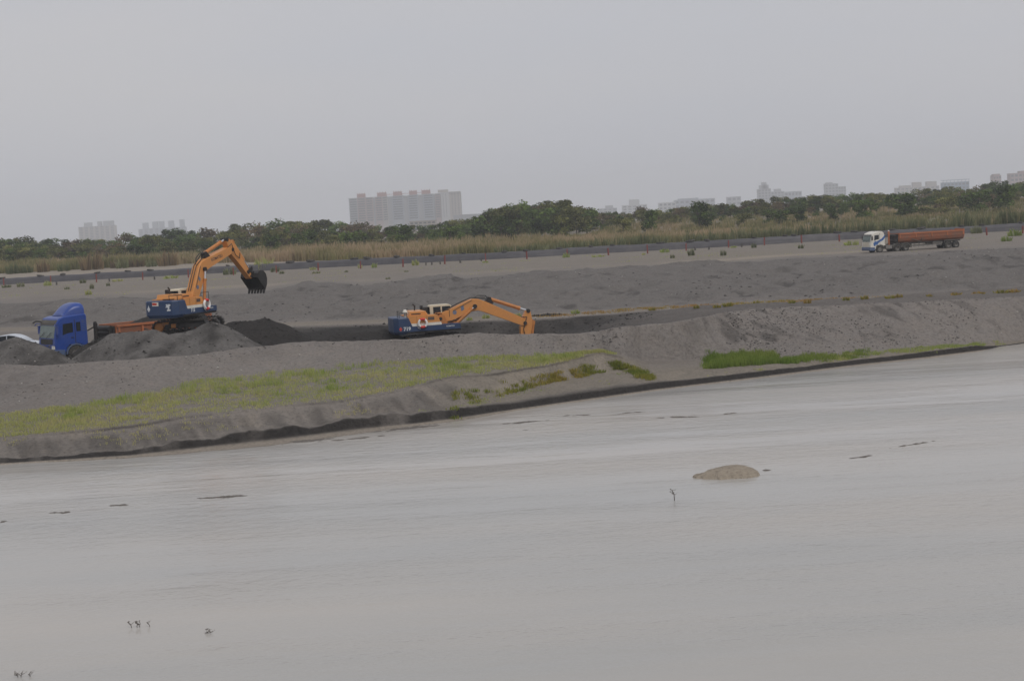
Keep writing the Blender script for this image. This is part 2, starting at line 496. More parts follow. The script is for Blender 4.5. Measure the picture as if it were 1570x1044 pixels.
ridge1 = line_uvz([(u, v + 0.5 * (np.interp(u, [-60, 430, 830, 1200, 1570, 1700], [505, 494, 481, 460, 445, 440]) - v), 2.35) for u, v in CR])
fence = line_uYz([(-60, 238, 3.0), (785, 228, 3.0), (1700, 220, 3.0)])
beyond = line_uYz([(-60, 272, 3.05), (785, 258, 3.05), (1700, 254, 3.05)])
field0 = line_uYz([(-60, 308, 4.2), (300, 302, 4.1), (600, 272, 3.5), (1700, 266, 3.5)])
field1 = line_uYz([(-60, 420, 4.6), (880, 420, 4.7), (960, 415, 6.4), (1700, 400, 6.9)])

def samp(L, t):
    o = np.argsort(L[0])
    return np.interp(t, L[0][o], L[1][o]), np.interp(t, L[0][o], L[2][o])
def u_of(t, Y, z):
    """picture column of a ground point, only used to look up where a feature runs"""
    X = t * Y; dz = z - HC
    px = X * cx.x + Y * cx.y + dz * cx.z; pz = X * fw.x + Y * fw.y + dz * fw.z
    return W0 / 2 + FPX * px / pz
def feature_rows(t):
    """list of (Y, z) along each column t, from the river bed to the horizon"""
    rows = []
    Ys, ks = samp(shore, t)
    Ys = Ys + 0.35 * fbm(t * 70, t * 0, 2.2, 3, 5)
    us = u_of(t, Ys, 0 * t)
    rows.append((Ys * 0 + 20.0, -1.6)); rows.append((Ys - 7, -0.7)); rows.append((Ys, -0.03))
    def px(L, gap, jig=0.0, zmax=None):
        Y, k = samp(L, t)
        Y = np.maximum(Y + jig, rows[-1][0] + gap)
        rows.append((Y, HC - k * Y))
    px(foot, 0.12, 0.16 * fbm(t * 70, t * 0 + 3, 1.1, 3, 6))
    ch = np.interp(us, [0, 80, 120, 230, 270, 400, 550, 640, 690, 800, 1000, 1300, 1500, 1530, 1570], [.2, .14, .16, .2, .36, .36, .38, .46, .34, .30, .30, .24, .26, .08, .03])
    ch = ch * (1 + np.where(us < 720, .75, .25) * fbm(t * 70, t * 0 + 9, 1.3, 4, 8))
    rows.append((rows[-1][0] + 0.16, rows[-1][1] + ch))
    Y, k = samp(scarp0, t); Y = np.maximum(Y, rows[-1][0] + 0.45)
    rows.append((Y, np.maximum(HC - k * Y, rows[-1][1] + 0.02)))
    px(terr, 0.4, 0.12 * fbm(t * 75, t * 0 + 5, 1.3, 3, 12))
    rows.append((rows[-1][0] + 0.08, rows[-1][1] + np.interp(us, [0, 430, 640, 660, 940, 960], [.09, .09, .03, .06, .08, .02])))
    px(berm0, 0.5)
    px(crest, 1.0)
    Ec, zc = rows[-1]
    low = np.interp(us, [0, 320, 430, 600, 900, 1000, 1080, 1570], [.9, .9, 1.3, 1.6, 1.6, 1.0, .45, .45])
    rows.append((Ec + 1.0, zc - 0.05))
    rows.append((Ec + 4.0, zc - low))
    fl = np.interp(us, [0, 380, 470, 590, 880, 980, 1080, 1570], [1.4, 1.4, .7, .05, .1, 1.1, 1.75, 1.65])
    rows.append((Ec + 8.5, fl)); 
    rows.append((np.maximum(Ec + 24, 115.4), np.maximum(fl, np.interp(us, [0, 600, 850, 960], [1.3, .05, .3, 1.2]))))
    px(strip, 2.0)
    px(ridge0, 1.5)
    px(ridge1, 4.0)
    px(ridge2, 4.0)
    rows.append((rows[-1][0] + 3.0, np.minimum(rows[-1][1] - .25, 2.9)))
    for L in (fence, beyond, field0, field1):
        px(L, 4.0)
    rows.append((Ys * 0 + 1000.0, 4.6)); rows.append((Ys * 0 + 9000.0, 4.6))
    return [(Y, np.broadcast_to(np.asarray(z, float), Y.shape)) for Y, z in rows]
NAMES = ['bed', 'bed2', 'shore', 'foot', 'cliff', 'scarp', 'terr', 'terrb', 'berm0', 'crest', 'crestb', 'back', 'pit0', 'pit1', 'strip', 'ridge0', 'ridge1', 'ridge2', 'plain', 'fence', 'beyond', 'field0', 'field1', 'far', 'end']
SUB = [4, 8, 6, 6, 10, 14, 2, 34, 64, 8, 26, 24, 60, 16, 10, 60, 70, 8, 56, 10, 16, 24, 16, 12]
IDX = {n: i for i, n in enumerate(NAMES)}

def ground_noise(X, Y, s):
    """s: running index along the feature lines"""
    a = np.zeros_like(X)
    face = sstep(8.0, 8.5, s) * (1 - sstep(13.6, 14.2, s))
    a += face * (0.10 * fbm(X, Y, 3.2, 4, 21) + 0.05 * fbm(X, Y, .8, 3, 22))
    pitm = sstep(11.3, 12.0, s) * (1 - sstep(13.7, 14.0, s))
    a += pitm * (0.16 * fbm(X, Y, 2.2, 4, 24) + .05 * fbm(X, Y, .6, 2, 25))
    rill = sstep(8.02, 8.25, s) * (1 - sstep(8.9, 9.3, s))
    a += rill * 0.10 * np.interp(X / Y, [-.4, .1, .16, .30, .36], [.5, .5, 1.5, 1.4, .6]) * fbm(X * 1.0 + Y * .7, Y * .25, .7, 3, 23)
    ridge = sstep(14.9, 15.4, s) * (1 - sstep(17.5, 18.4, s))
    rm = ridge * (1 - 0.75 * np.exp(-((s - 17.0) / 0.12) ** 2))
    a += rm * (0.75 * fbm(X, Y, 12.0, 4, 31) + 0.42 * (.5 - np.abs(fbm(X, Y, 4.5, 4, 32)) * 2) + 0.12 * fbm(X, Y, 1.1, 3, 33))
    a += 0.03 * ridge * fbm(X, Y, 2.0, 3, 35)
    tr = sstep(4.2, 4.6, s) * (1 - sstep(7.9, 8.3, s))
    a += tr * 0.045 * fbm(X, Y, 1.4, 4, 41)
    sl = sstep(4.0, 4.3, s) * (1 - sstep(5.6, 6.0, s))
    a += sl * 0.09 * fbm(X * 1.0 + Y * .6, Y * .2, .5, 3, 42)
    pl = sstep(17.8, 18.5, s) * (1 - sstep(19.0, 20.5, s))
    a += pl * 0.07 * fbm(X, Y, 9.0, 4, 51)
    return a
def ground_z(X, Y):
    X = np.atleast_1d(np.asarray(X, float)); Y = np.atleast_1d(np.asarray(Y, float))
    t = X / Y
    R = feature_rows(t)
    z = np.array(R[0][1]).copy(); s = np.zeros_like(t)
    for i in range(len(R) - 1):
        y0, z0 = R[i]; y1, z1 = R[i + 1]
        f = (Y - y0) / (y1 - y0)
        mk = (Y >= y0)
        z = np.where(mk, z0 + (z1 - z0) * np.clip(f, 0, 1), z)
        s = np.where(mk, i + np.clip(f, 0, 1), s)
    return z + ground_noise(X, Y, s), s
def gz(x, y):
    return float(ground_z([x], [y])[0][0])
def on_ground(u, v, zg=3.0):
    """the ground point that picture point (u, v) falls on"""
    p = at_z(u, v, zg)
    for _ in range(8):
        z = gz(p.x, p.y)
        p = at_z(u, v, 0.5 * p.z + 0.5 * z)
    return Vector((p.x, p.y, gz(p.x, p.y)))

R = feature_rows(TCOLS)
Yg = []; Zg = []; Sg = []
for i in range(len(R) - 1):
    for j in range(SUB[i]):
        f = j / SUB[i]
        if NAMES[i] in ('field1', 'far'):
            f = f ** 1.8
        Yg.append(R[i][0] + (R[i + 1][0] - R[i][0]) * f)
        Zg.append(R[i][1] + (R[i + 1][1] - R[i][1]) * f)
        Sg.append(np.full(len(TCOLS), i + f))
Yg.append(R[-1][0]); Zg.append(R[-1][1]); Sg.append(np.full(len(TCOLS), len(R) - 1.0))
Yg = np.array(Yg); Zg = np.array(Zg); Sg = np.array(Sg)
# soften the kinks between the lines above the waterline
for _ in range(2):
    Zs = Zg.copy(); Zs[1:-1] = (Zg[:-2] + 2 * Zg[1:-1] + Zg[2:]) / 4
    wgt = sstep(7.5, 8.3, Sg)
    Zg = Zg * (1 - wgt) + Zs * wgt
Xg = TCOLS[None, :] * Yg
Zg = Zg + ground_noise(Xg, Yg, Sg)
Ug = u_of(np.broadcast_to(TCOLS, Yg.shape), Yg, Zg)
nr, nc = Yg.shape
V = np.stack([Xg, Yg, Zg], -1).reshape(-1, 3)
ii = (np.arange(nr - 1)[:, None] * nc + np.arange(nc - 1)[None, :]).ravel()
F = np.stack([ii, ii + 1, ii + nc + 1, ii + nc], 1)
# sand colour from place to place: damp, pale, soil, and a painted edge shadow
nA = fbm(Xg, Yg, 5.0, 4, 61); nB = fbm(Xg, Yg, 1.3, 3, 62); nC = fbm(Xg, Yg * 0.4, 20.0, 3, 63)
moist = np.zeros_like(Xg)
moist = np.maximum(moist, sstep(2.7, 3.1, Sg) * (1 - sstep(3.9, 4.25, Sg)) * np.clip(.75 + 1.0 * fbm(Xg, Yg * .5, 1.2, 3, 67) + 1.2 * (Ug > 700), 0.1, .97))
moist = np.maximum(moist, (1 - sstep(2.0, 2.4, Sg)) * 0.8)
cracks = sstep(0.05, 0.45, fbm(Xg * .8 + Yg * .5, Yg * .5, .55, 3, 69)) * sstep(8.1, 8.4, Sg) * (1 - sstep(9.0, 9.6, Sg)) * np.interp(Ug, [0, 300, 1000, 1080, 1400, 1480, 1570], [.15, .1, .15, .55, .5, .35, .2]) * sstep(-.5, .3, nA)
moist = np.maximum(moist, cracks)
pit = sstep(11.2, 12.0, Sg) * (1 - sstep(13.8, 14.0, Sg)) * np.interp(Ug, [0, 330, 450, 920, 1020, 1570], [.15, .2, 1.0, 1.0, .5, .35])
moist = np.maximum(moist, pit * np.clip(1.0 + 0.4 * nA, 0, 1))
trk = np.exp(-((Sg - 13.55) / 0.22) ** 2) * sstep(700, 950, Ug) * 0.85
moist = np.maximum(moist, trk * np.clip(.8 + nA, 0, 1))
rd = sstep(14.9, 15.2, Sg) * (1 - sstep(17.1, 17.7, Sg))
moist = np.maximum(moist, rd * sstep(.1, .5, fbm(Xg, Yg * .6, 1.4, 4, 71)) * sstep(-.2, .3, nA) * 0.5)
moist = np.maximum(moist, np.exp(-((Sg - 17.15) / 0.12) ** 2) * sstep(0.0, .5, fbm(Xg, Yg, 14, 2, 66)) * .35)  # patchy darker line along the far ridge crest
moist = np.maximum(moist, sstep(5.9, 6.02, Sg) * (1 - sstep(6.95, 7.05, Sg)) * .7 * np.clip(.4 + 1.5 * nA, 0, 1) * (Ug < 960))  # shadow line along the terrace edge, painted into the sand colour
moist = np.maximum(moist, sstep(4.0, 4.4, Sg) * (1 - sstep(5.5, 6, Sg)) * (Ug < 700) * .5 * np.clip(.6 + 1.2 * fbm(Xg + Yg * .5, Yg * .2, .6, 3, 68), 0, 1))  # darkens the left bank slope below the terrace, in streaks
pale = np.exp(-((Sg - 14.12) / 0.13) ** 2) * np.clip(0.5 + 0.5 * nA, 0, 1) * 0.75
pale = np.maximum(pale, np.exp(-((Sg - 18.32) / 0.08) ** 2) * np.clip(.35 + nC, 0, 1) * 0.7)
pale = np.maximum(pale, sstep(19.7, 20.0, Sg) * (1 - sstep(20.9, 21.1, Sg)) * 0.6)
pale = np.maximum(pale, sstep(2.0, 2.3, Sg) * (1 - sstep(2.85, 3.05, Sg)) * 0.55)
pale = np.maximum(pale, sstep(4.3, 5, Sg) * (1 - sstep(6, 7, Sg)) * sstep(.2, .5, nB) * .25)
soil = sstep(3.9, 4.3, Sg) * (1 - sstep(6.8, 8.0, Sg)) * np.interp(Ug, [0, 640, 720, 1570], [.15, .2, .75, .8])
soil = np.maximum(soil, sstep(6.9, 7.1, Sg) * (1 - sstep(7.7, 8.05, Sg)) * .35)
soil = np.maximum(soil, sstep(20.8, 21.2, Sg) * 0.9)
soil = np.maximum(soil, sstep(14.0, 14.4, Sg) * (1 - sstep(14.8, 15.05, Sg)) * .7)
soil = np.maximum(soil, sstep(18.0, 18.6, Sg) * (1 - sstep(19.6, 20.0, Sg)) * (.45 + .3 * np.clip(nC + .3, 0, 1)))
grey = sstep(14.8, 15.3, Sg) * (1 - sstep(17.3, 18.4, Sg)) * .7
gme = np_mesh('ground', V, F, M_GROUND, {'moist': moist, 'pale': pale, 'soil': soil, 'grey': grey}, smooth=True)
ground = link('ground', gme)
tag(ground, 'grey sand river bank with berms, pit and open plain', None, kind='structure')

# ------------------------------------------------------------------ river
def water():
    mt, nt, b = newmat('turbid_river_water')
    p = worldpos(nt)
    def mapped(rot, sx, sy):
        mpn = nt.nodes.new('ShaderNodeMapping')
        mpn.inputs['Rotation'].default_value = (0, 0, rot)
        mpn.inputs['Scale'].default_value = (sx, sy, 1)
        nt.links.new(p, mpn.inputs[0])
        return mpn.outputs[0]
    st = noise(nt, 0.05, 5, 0.55, mapped(-0.22, 0.35, 1.6))       # silt bands along the flow
    st2 = noise(nt, 0.12, 4, 0.6, mapped(-0.30, 0.25, 1.5))
    c = mixc(nt, ramp(nt, st.outputs[0], [(0.38, (0, 0, 0)), (0.62, (1, 1, 1))]).outputs[0], (0.37, 0.365, 0.35), (0.44, 0.408, 0.37))
    nt.links.new(c, b.inputs['Base Color'])
    b.inputs['IOR'].default_value = 1.33
    rr = ramp(nt, st2.outputs[0], [(0.35, (0.10, 0.10, 0.10)), (0.65, (0.24, 0.24, 0.24))])
    nt.links.new(rr.outputs[0], b.inputs['Roughness'])
    w1 = noise(nt, 1.7, 4, 0.62, mapped(-0.25, 0.8, 1.25))
    w2 = noise(nt, 7.0, 2, 0.5, mapped(-0.1, 0.8, 1.2))
    sm = N(nt, 'ShaderNodeMath', operation='MULTIPLY_ADD')
    nt.links.new(w2.outputs[0], sm.inputs[0]); sm.inputs[1].default_value = 0.3
    nt.links.new(w1.outputs[0], sm.inputs[2])
    am = ramp(nt, st2.outputs[0], [(0.40, (0.2, 0.2, 0.2)), (0.56, (1, 1, 1))])
    mu = N(nt, 'ShaderNodeMath', operation='MULTIPLY')
    nt.links.new(sm.outputs[0], mu.inputs[0]); nt.links.new(am.outputs[0], mu.inputs[1])
    bump(nt, b, mu.outputs[0], 0.7, 0.06)
    g = G().add([(-900, -300, 0), (900, -300, 0), (900, 140, 0), (-900, 140, 0)], [(0, 1, 2, 3)])
    o = g.obj('river_water', mt)
    tag(o, 'wide grey silty river in front of the sand bank', None, kind='structure')
water()
#STRUCT_END

# ------------------------------------------------------------------ sand heaps
def heap(name, peaks, label, mat, Yc, slope=0.62, cell=0.16, seed=0, moistfn=None, amp=0.10, cat='sand heap'):
    """peaks: (u, v, Y) of points along the top; the heap is the union of cones of repose under them"""
    P = [at_y(u, v, y) for u, v, y in peaks]
    Q = []
    for a, b in zip(P[:-1], P[1:]):
        n = max(1, int((b - a).length / 0.35))
        Q += [a.lerp(b, i / n) for i in range(n)]
    Q.append(P[-1])
    qx = np.array([p.x for p in Q]); qy = np.array([p.y for p in Q]); qz = np.array([p.z for p in Q])
    top = max(qz); r = (top + 0.3) / slope
    x0, x1, y0, y1 = min(qx) - r, max(qx) + r, min(qy) - r, max(qy) + r
    xs = np.arange(x0, x1, cell); ys = np.arange(y0, y1, cell)
    X, Y = np.meshgrid(xs, ys)
    Z = np.full(X.shape, -9.0)
    wob = 1 + 0.16 * fbm(X, Y, 2.5, 3, 70 + seed)
    for a, b, c in zip(qx, qy, qz):
        d = np.sqrt((X - a) ** 2 + (Y - b) ** 2 + 0.10) - 0.3
        Z = np.maximum(Z, c - slope * d * wob)
    Z = Z + amp * fbm(X, Y, 1.2, 5, 80 + seed, .6) + 0.06 * fbm(X * 1.6, Y * .5, .6, 3, 81 + seed)
    gzv, _ = ground_z(X.ravel(), Y.ravel())
    gzv = gzv.reshape(X.shape)
    keep = Z > gzv - 0.25
    Z = np.maximum(Z, gzv - 0.25)
    ny, nx = X.shape
    ii = (np.arange(ny - 1)[:, None] * nx + np.arange(nx - 1)[None, :]).ravel()
    F = np.stack([ii, ii + 1, ii + nx + 1, ii + nx], 1)
    F = F[keep.ravel()[F].any(1)]
    used = np.unique(F); remap = np.full(X.size, -1); remap[used] = np.arange(len(used))
    V = np.stack([X, Y, Z], -1).reshape(-1, 3)[used]
    org = np.array([qx.mean(), qy.mean(), float(V[:, 2].min())])
    mo = np.clip(moistfn(V) if moistfn else np.zeros(len(V)), 0, 1)
    me = np_mesh(name, V - org, remap[F], mat, {'moist': mo}, smooth=True)
    o = link(name, me); o.location = org
    tag(o, label, cat)
    return o
heap('sand_heap', [(-40, 520, 90.5), (0, 523, 90.5), (24, 516, 90.5), (48, 524, 90.5), (70, 533, 90.3), (84, 541, 90)], 'grey stony sand heap hiding the lower half of the silver car', M_GREYPILE, 91, seed=1,
     moistfn=lambda V: .3 + .9 * fbm(V[:, 0], V[:, 1], .8, 3, 90))
heap('sand_heap', [(172, 512, 93), (200, 508, 92.7), (232, 506, 92.6), (255, 513, 92.5), (280, 509, 92.6), (300, 504, 93), (322, 493, 93.4)], 'long grey stony sand heap in front of the loading excavator tracks', M_GREYPILE, 93, seed=2,
     moistfn=lambda V: .25 + .9 * fbm(V[:, 0], V[:, 1], .9, 3, 91))
heap('sand_heap', [(150, 520, 95.2), (168, 512, 95.2), (190, 512, 95.5)], 'small dark moist sand heap beside the blue cab rear wheel', M_DARKPILE, 95, seed=3)
heap('sand_heap', [(345, 497, 96.8), (362, 492, 97), (385, 491, 97), (402, 488, 97.2), (420, 494, 97.2), (440, 506, 97.2), (458, 516, 97.2)], 'big black moist sand heap under the raised black bucket', M_DARKPILE, 97, seed=4, amp=.15)
heap('sand_heap', [(475, 516, 107), (500, 513, 109), (528, 511, 110), (560, 508, 111), (585, 504, 112), (600, 502, 115), (640, 500, 118)], 'low ridge of black moist sand behind the blue counterweight of the digging excavator', M_DARKPILE, 110, slope=.5, seed=5)
heap('sand_heap', [(815, 486, 119), (824, 482, 119), (840, 480, 119), (866, 483, 119), (893, 490, 118), (930, 493, 117), (955, 494, 116)], 'black moist sand ridge behind the digging bucket arm', M_DARKPILE, 118, slope=.5, seed=6)

# ------------------------------------------------------------------ excavators
def rot2(p, a, o=(0, 0)):
    c, s = math.cos(a), math.sin(a)
    return (o[0] + p[0] * c - p[1] * s, o[1] + p[0] * s + p[1] * c)
def excavator(loc, track_yaw, house_yaw, a_boom, a_stick, a_bucket, label, number, variant, scale, SL):
    root = empty('excavator', loc, track_yaw, label, 'excavator', None, scale)
    H = Matrix.Rotation(house_yaw - track_yaw, 4, 'Z')
    def hp(g, name, mat, parent=root, smooth=False):
        return g.xf(H).obj(name, mat, parent, smooth)
    Hd = lambda v: H.to_3x3() @ Vector(v)
    Hp = lambda v: H @ Vector(v)
    # --- undercarriage
    G().prism([(-1.5, .45), (1.5, .45), (1.2, 1.1), (-1.2, 1.1)], -1.0, 1.0).obj('undercarriage_frame', M_STEEL, root)
    for s in (-1, 1):
        y = s * 1.42
        path = []
        for i in range(11):
            t = PI / 2 + PI * i / 10
            path.append((-2.05 + .48 * math.cos(t), .50 + .48 * math.sin(t)))
        for i in range(11):
            t = -PI / 2 + PI * i / 10
            path.append((2.05 + .48 * math.cos(t), .50 + .48 * math.sin(t)))
        g = G()
        # the belt: a closed loop with thickness, and raised shoes
        n = len(path)
        inner = [(x * .965, .5 + (z - .5) * .82) for x, z in path]
        vs = [(x, y - .3, z) for x, z in path] + [(x, y + .3, z) for x, z in path] + [(x, y - .3, z) for x, z in inner] + [(x, y + .3, z) for x, z in inner]
        fs = []
        for i in range(n):
            j = (i + 1) % n
            fs += [(i, n + i, n + j, j), (2 * n + i, 2 * n + j, 3 * n + j, 3 * n + i), (i, j, 2 * n + j, 2 * n + i), (n + i, 3 * n + i, 3 * n + j, n + j)]
        g.add(vs, fs)
        per = []
        tot = 0
        for i in range(n):
            a = Vector(path[i]); b = Vector(path[(i + 1) % n]); per.append((tot, a, b)); tot += (b - a).length
        for k in range(46):
            d = tot * k / 46
            for st, a, b in per:
                L = (b - a).length
                if st <= d < st + L:
                    p = a.lerp(b, (d - st) / L); tn = (b - a).normalized(); nn = Vector((tn.y, -tn.x))
                    if (p - Vector((0, .5))).dot(nn) < 0: nn = -nn
                    q = [p - tn * .05, p + tn * .05, p + tn * .04 + nn * .05, p - tn * .04 + nn * .05]
                    g.prism([(v.x, v.y) for v in q], y - .3, y + .3)
                    break
        tk = g.obj('track', M_TRACK, root)
        g = G().lathe([(0, -.12), (.3, -.12), (.38, -.06), (.38, .06), (.3, .12), (0, .12)], (-2.05, y, .5), 'y', 18)
        g.obj('sprocket', M_ORANGE2, tk)
        G().lathe([(0, -.14), (.3, -.14), (.37, -.08), (.37, .08), (.3, .14), (0, .14)], (2.05, y, .5), 'y', 18).obj('idler_wheel', M_STEEL, tk)
        for k in range(7):
            G().lathe([(0, -.24), (.12, -.24), (.15, -.2), (.15, .2), (.12, .24), (0, .24)], (-1.45 + k * .48, y, .27), 'y', 12).obj('track_roller', M_STEEL, tk)
        G().prism([(-1.7, .36), (1.7, .36), (1.55, .68), (-1.55, .68)], y - .18, y + .18).obj('track_frame', M_STEEL, tk)
        G().box(-1.1, -.75, y - .25, y + .25, .42, .72).obj('motor_guard', M_ORANGE2, tk)
    G().lathe([(0, 0), (.85, 0), (.85, .27), (0, .27)], (0, 0, 1.06), 'z', 28).obj('slew_ring', M_STEEL, root)
    # --- house: deck, counterweight, side bodies
    hp(G().box(-2.6, 1.75, -1.42, 1.42, 1.30, 1.45), 'deck', M_STEEL)
    # counterweight with chamfered rear corners, seen from above, with a lower chin
    outl = [(-2.45, -1.5), (-3.2, -1.5), (-3.55, -1.15), (-3.62, 0), (-3.55, 1.15), (-3.2, 1.5), (-2.45, 1.5)]
    g = G(); n = len(outl)
    levels = [(1.28, .90), (1.50, 1.0), (2.50, 1.0), (2.58, .97)]
    vs = []
    for z, k in levels:
        vs += [(-2.45 + (x + 2.45) * k, y * (k if z < 1.4 or z > 2.55 else 1), z) for x, y in outl]
    fs = [tuple(range(n)), tuple(range(3 * n, 4 * n))[::-1]]
    for r in range(3):
        fs += [(r * n + i, (r + 1) * n + i, (r + 1) * n + (i + 1) % n, r * n + (i + 1) % n) for i in range(n)]
    g.add(vs, fs)
    cw = hp(g, 'counterweight', M_BLUE)
    for s in (-1, 1):
        x1 = .12 if s < 0 else -.25
        yo = 1.5 * s
        # slanted joint between counterweight and side body
        def side(z0, z1, dy, nm, mt, xa, xb, xe0, xe1):
            y0, y1 = sorted((yo * .995 - dy * s, .55 * s))
            hp(G().prism([(xa, z0), (xe0, z0), (xe1, z1), (xb, z1)], y0, y1), nm, mt)
        side(1.46, 1.86, 0.0, 'lower_side_panel', M_BLUE, -2.44, -2.44, 1.75 if s < 0 else 1.0, 1.7 if s < 0 else 1.0)
        side(1.863, 2.08, .015, 'side_stripe', M_WHITE, -2.44, -2.44, x1 + .12, x1 + .06)
        side(2.083, 2.66, .03, 'upper_side_panel', M_ORANGE, -2.44, -2.44, x1 + .02, x1 - .22)
        for xx in (-1.75, -.95):
            hp(G().box(xx, xx + .012, min(yo * .985, yo * .981), max(yo * .985, yo * .981), 2.1, 2.62), 'panel_gap', M_STEEL)
    # slanted blue wedge that carries the counterweight colour forward on each side
    for s in (-1, 1):
        y0, y1 = sorted((1.503 * s, 1.47 * s))
        hp(G().prism([(-2.5, 1.46), (-1.95, 1.46), (-2.5 + .1, 2.55), (-2.5, 2.55)], y0, y1), 'corner_cheek', M_BLUE)
    hp(G().prism([(-2.35, 2.66), (-.75, 2.66), (-.95, 2.98), (-2.2, 3.0)], -1.15, 1.15, .05), 'engine_hood', M_ORANGE)
    hp(G().box(-2.1, -1.35, -1.165, -1.14, 2.76, 2.84), 'hood_vent', M_STEEL)
    hp(G().box(-.85, -.35, -1.478, -1.466, 2.28, 2.52), 'side_grille', M_MARKD)
    hp(G().cyl((-1.5, .5, 2.95), (-1.45, .5, 3.35), .06).cyl((-1.45, .5, 3.33), (-1.62, .5, 3.5), .06), 'exhaust_pipe', M_STEEL)
    if variant == 2: hp(G().lathe([(0, .62), (.09, .6), (.17, .5), (.19, .38), (.19, .28), (.1, .26), (.1, 0)], (-2.55, -1.0, 2.58), 'z', 16), 'air_precleaner', M_WHITE, smooth=True)
    rail = G()
    for (xa, ya), (xb, yb) in (((-3.1, -1.35), (-2.5, -1.35)), ((-3.1, -1.35), (-3.1, -.6)), ((-2.5, -1.35), (-2.5, -.6))):
        rail.cyl((xa, ya, 2.95), (xb, yb, 2.95), .025, n=6)
    for xa, ya in ((-3.1, -1.35), (-2.5, -1.35), (-3.1, -.6)):
        rail.cyl((xa, ya, 2.5), (xa, ya, 2.96), .025, n=6)
    hp(rail, 'rear_rail', M_STEEL)
    rail = G()
    for xa in (-.1, .9):
        rail.cyl((xa, -1.38, 2.4), (xa, -1.38, 2.95), .022, n=6)
    rail.cyl((-.1, -1.38, 2.95), (.9, -1.38, 2.95), .022, n=6)
    hp(rail, 'hand_rail', M_STEEL)
    # --- cab on the left front
    cabp = [(-.25, 1.46), (1.55, 1.46), (1.75, 2.1), (1.5, 3.18), (1.3, 3.3), (-.15, 3.3), (-.25, 3.2)]
    cab = hp(G().prism(cabp, .5, 1.48, .04), 'cab', M_CREAM)
    for y0, y1, nm in ((.488, .502, 'cab_window'), (1.478, 1.492, 'cab_window')):
        hp(G().prism([(.02, 2.15), (.62, 2.15), (.62, 3.15), (.02, 3.15)], y0, y1), nm, M_GLASS, cab)
        hp(G().prism([(.74, 2.1), (1.6, 2.1), (1.4, 3.15), (.74, 3.15)], y0, y1), nm, M_GLASS, cab)
    hp(G().add([(-.262, .6, 2.2), (-.262, 1.38, 2.2), (-.262, 1.38, 3.15), (-.262, .6, 3.15)], [(0, 3, 2, 1)]), 'cab_rear_window', M_GLASS, cab)
    hp(G().add([(1.765, .6, 2.12), (1.765, 1.38, 2.12), (1.525, 1.38, 3.12), (1.525, .6, 3.12)], [(0, 1, 2, 3)]), 'cab_windshield', M_GLASS, cab)
    hp(G().box(-.9, -.7, 1.1, 1.35, 2.9, 3.3).cyl((-.8, 1.25, 2.6), (-.8, 1.25, 2.95), .02, n=6), 'mirror', M_STEEL)
    hp(G().box(-.75, -.3, .95, 1.3, 2.6, 3.15), 'cab_side_frame', M_STEEL)
    # --- boom, stick, bucket, in the plane of the machine
    FX, FZ = .35, 2.25
    tip = rot2((7.0, 0), a_boom, (FX, FZ))
    bp = [(-.28, .05), (-.1, .3), (.5, .60), (2.15, 1.52), (2.6, 1.70), (3.05, 1.70), (3.6, 1.55), (6.75, .42), (7.12, .2), (7.25, -.02), (7.1, -.2), (6.75, -.2), (3.5, .72), (3.05, .80), (2.6, .70), (1.0, -.08), (.2, -.28), (-.2, -.2)]
    boom = hp(G().prism([rot2(p, a_boom, (FX, FZ)) for p in bp], -.34, .34, .03, rot2((3.0, 1.0), a_boom, (FX, FZ))), 'boom', M_ORANGE)
    B = lambda x, z, y: (*[rot2((x, z), a_boom, (FX, FZ))[0]], y, rot2((x, z), a_boom, (FX, FZ))[1])
    hp(G().prism([(FX - .55, 1.45), (FX + .75, 1.45), (FX + .32, FZ + .22), (FX + .05, FZ + .36), (FX - .25, FZ + .2)], -.55, -.42).prism([(FX - .55, 1.45), (FX + .75, 1.45), (FX + .32, FZ + .22), (FX + .05, FZ + .36), (FX - .25, FZ + .2)], .36, .47), 'boom_bracket', M_ORANGE2)
    hp(G().cyl((FX, -.6, FZ), (FX, .5, FZ), .13), 'boom_foot_pin', M_STEEL)
    hp(G().cyl(B(2.75, 1.12, -.52), B(2.75, 1.12, .52), .17), 'boom_cylinder_pin', M_STEEL)
    cbase = (1.55, 1.72)
    hp(G().prism([(1.0, 1.46), (1.75, 1.46), (1.7, 1.85), (1.45, 1.95)], -.52, -.38), 'cylinder_bracket', M_ORANGE2)
    hp(G().prism([(1.0, 1.46), (1.75, 1.46), (1.7, 1.85), (1.45, 1.95)], .38, .47), 'cylinder_bracket', M_ORANGE2)
    for s in (-1, 1):
        y = s * .45
        a = Vector((cbase[0], y, cbase[1])); b = Vector(B(2.75, 1.12, y)); d = (b - a); L = d.length
        bl = min(2.25, L * .86)
        c = hp(G().cyl(a, a + d / L * bl, .125, n=12).cyl(a + d / L * (bl - .12), a + d / L * bl, .145, n=12), 'boom_cylinder', M_ORANGE2, smooth=False)
        hp(G().cyl(a + d / L * (bl - .02), b, .07, n=10), 'piston_rod', M_CHROME, c)
    sx = lambda x: x * SL if x > 0 else x
    st = lambda x, z, y: (rot2((sx(x), z), a_stick, tip)[0], y, rot2((sx(x), z), a_stick, tip)[1])
    # stick: lever end behind the pivot, deep at the pivot, slim at the bucket
    sp = [(-1.05, .18), (-.95, .42), (-.3, .60), (.4, .62), (1.2, .52), (3.1, .22), (3.35, .02), (3.2, -.16), (1.0, -.26), (.3, -.34), (-.1, -.28), (-.95, .02)]
    stick = hp(G().prism([rot2((sx(p[0]), p[1]), a_stick, tip) for p in sp], -.25, .25, .025, rot2((.6, .15), a_stick, tip)), 'stick', M_ORANGE)
    hp(G().cyl(st(0, 0, -.4), st(0, 0, .4), .15), 'stick_pin', M_STEEL)
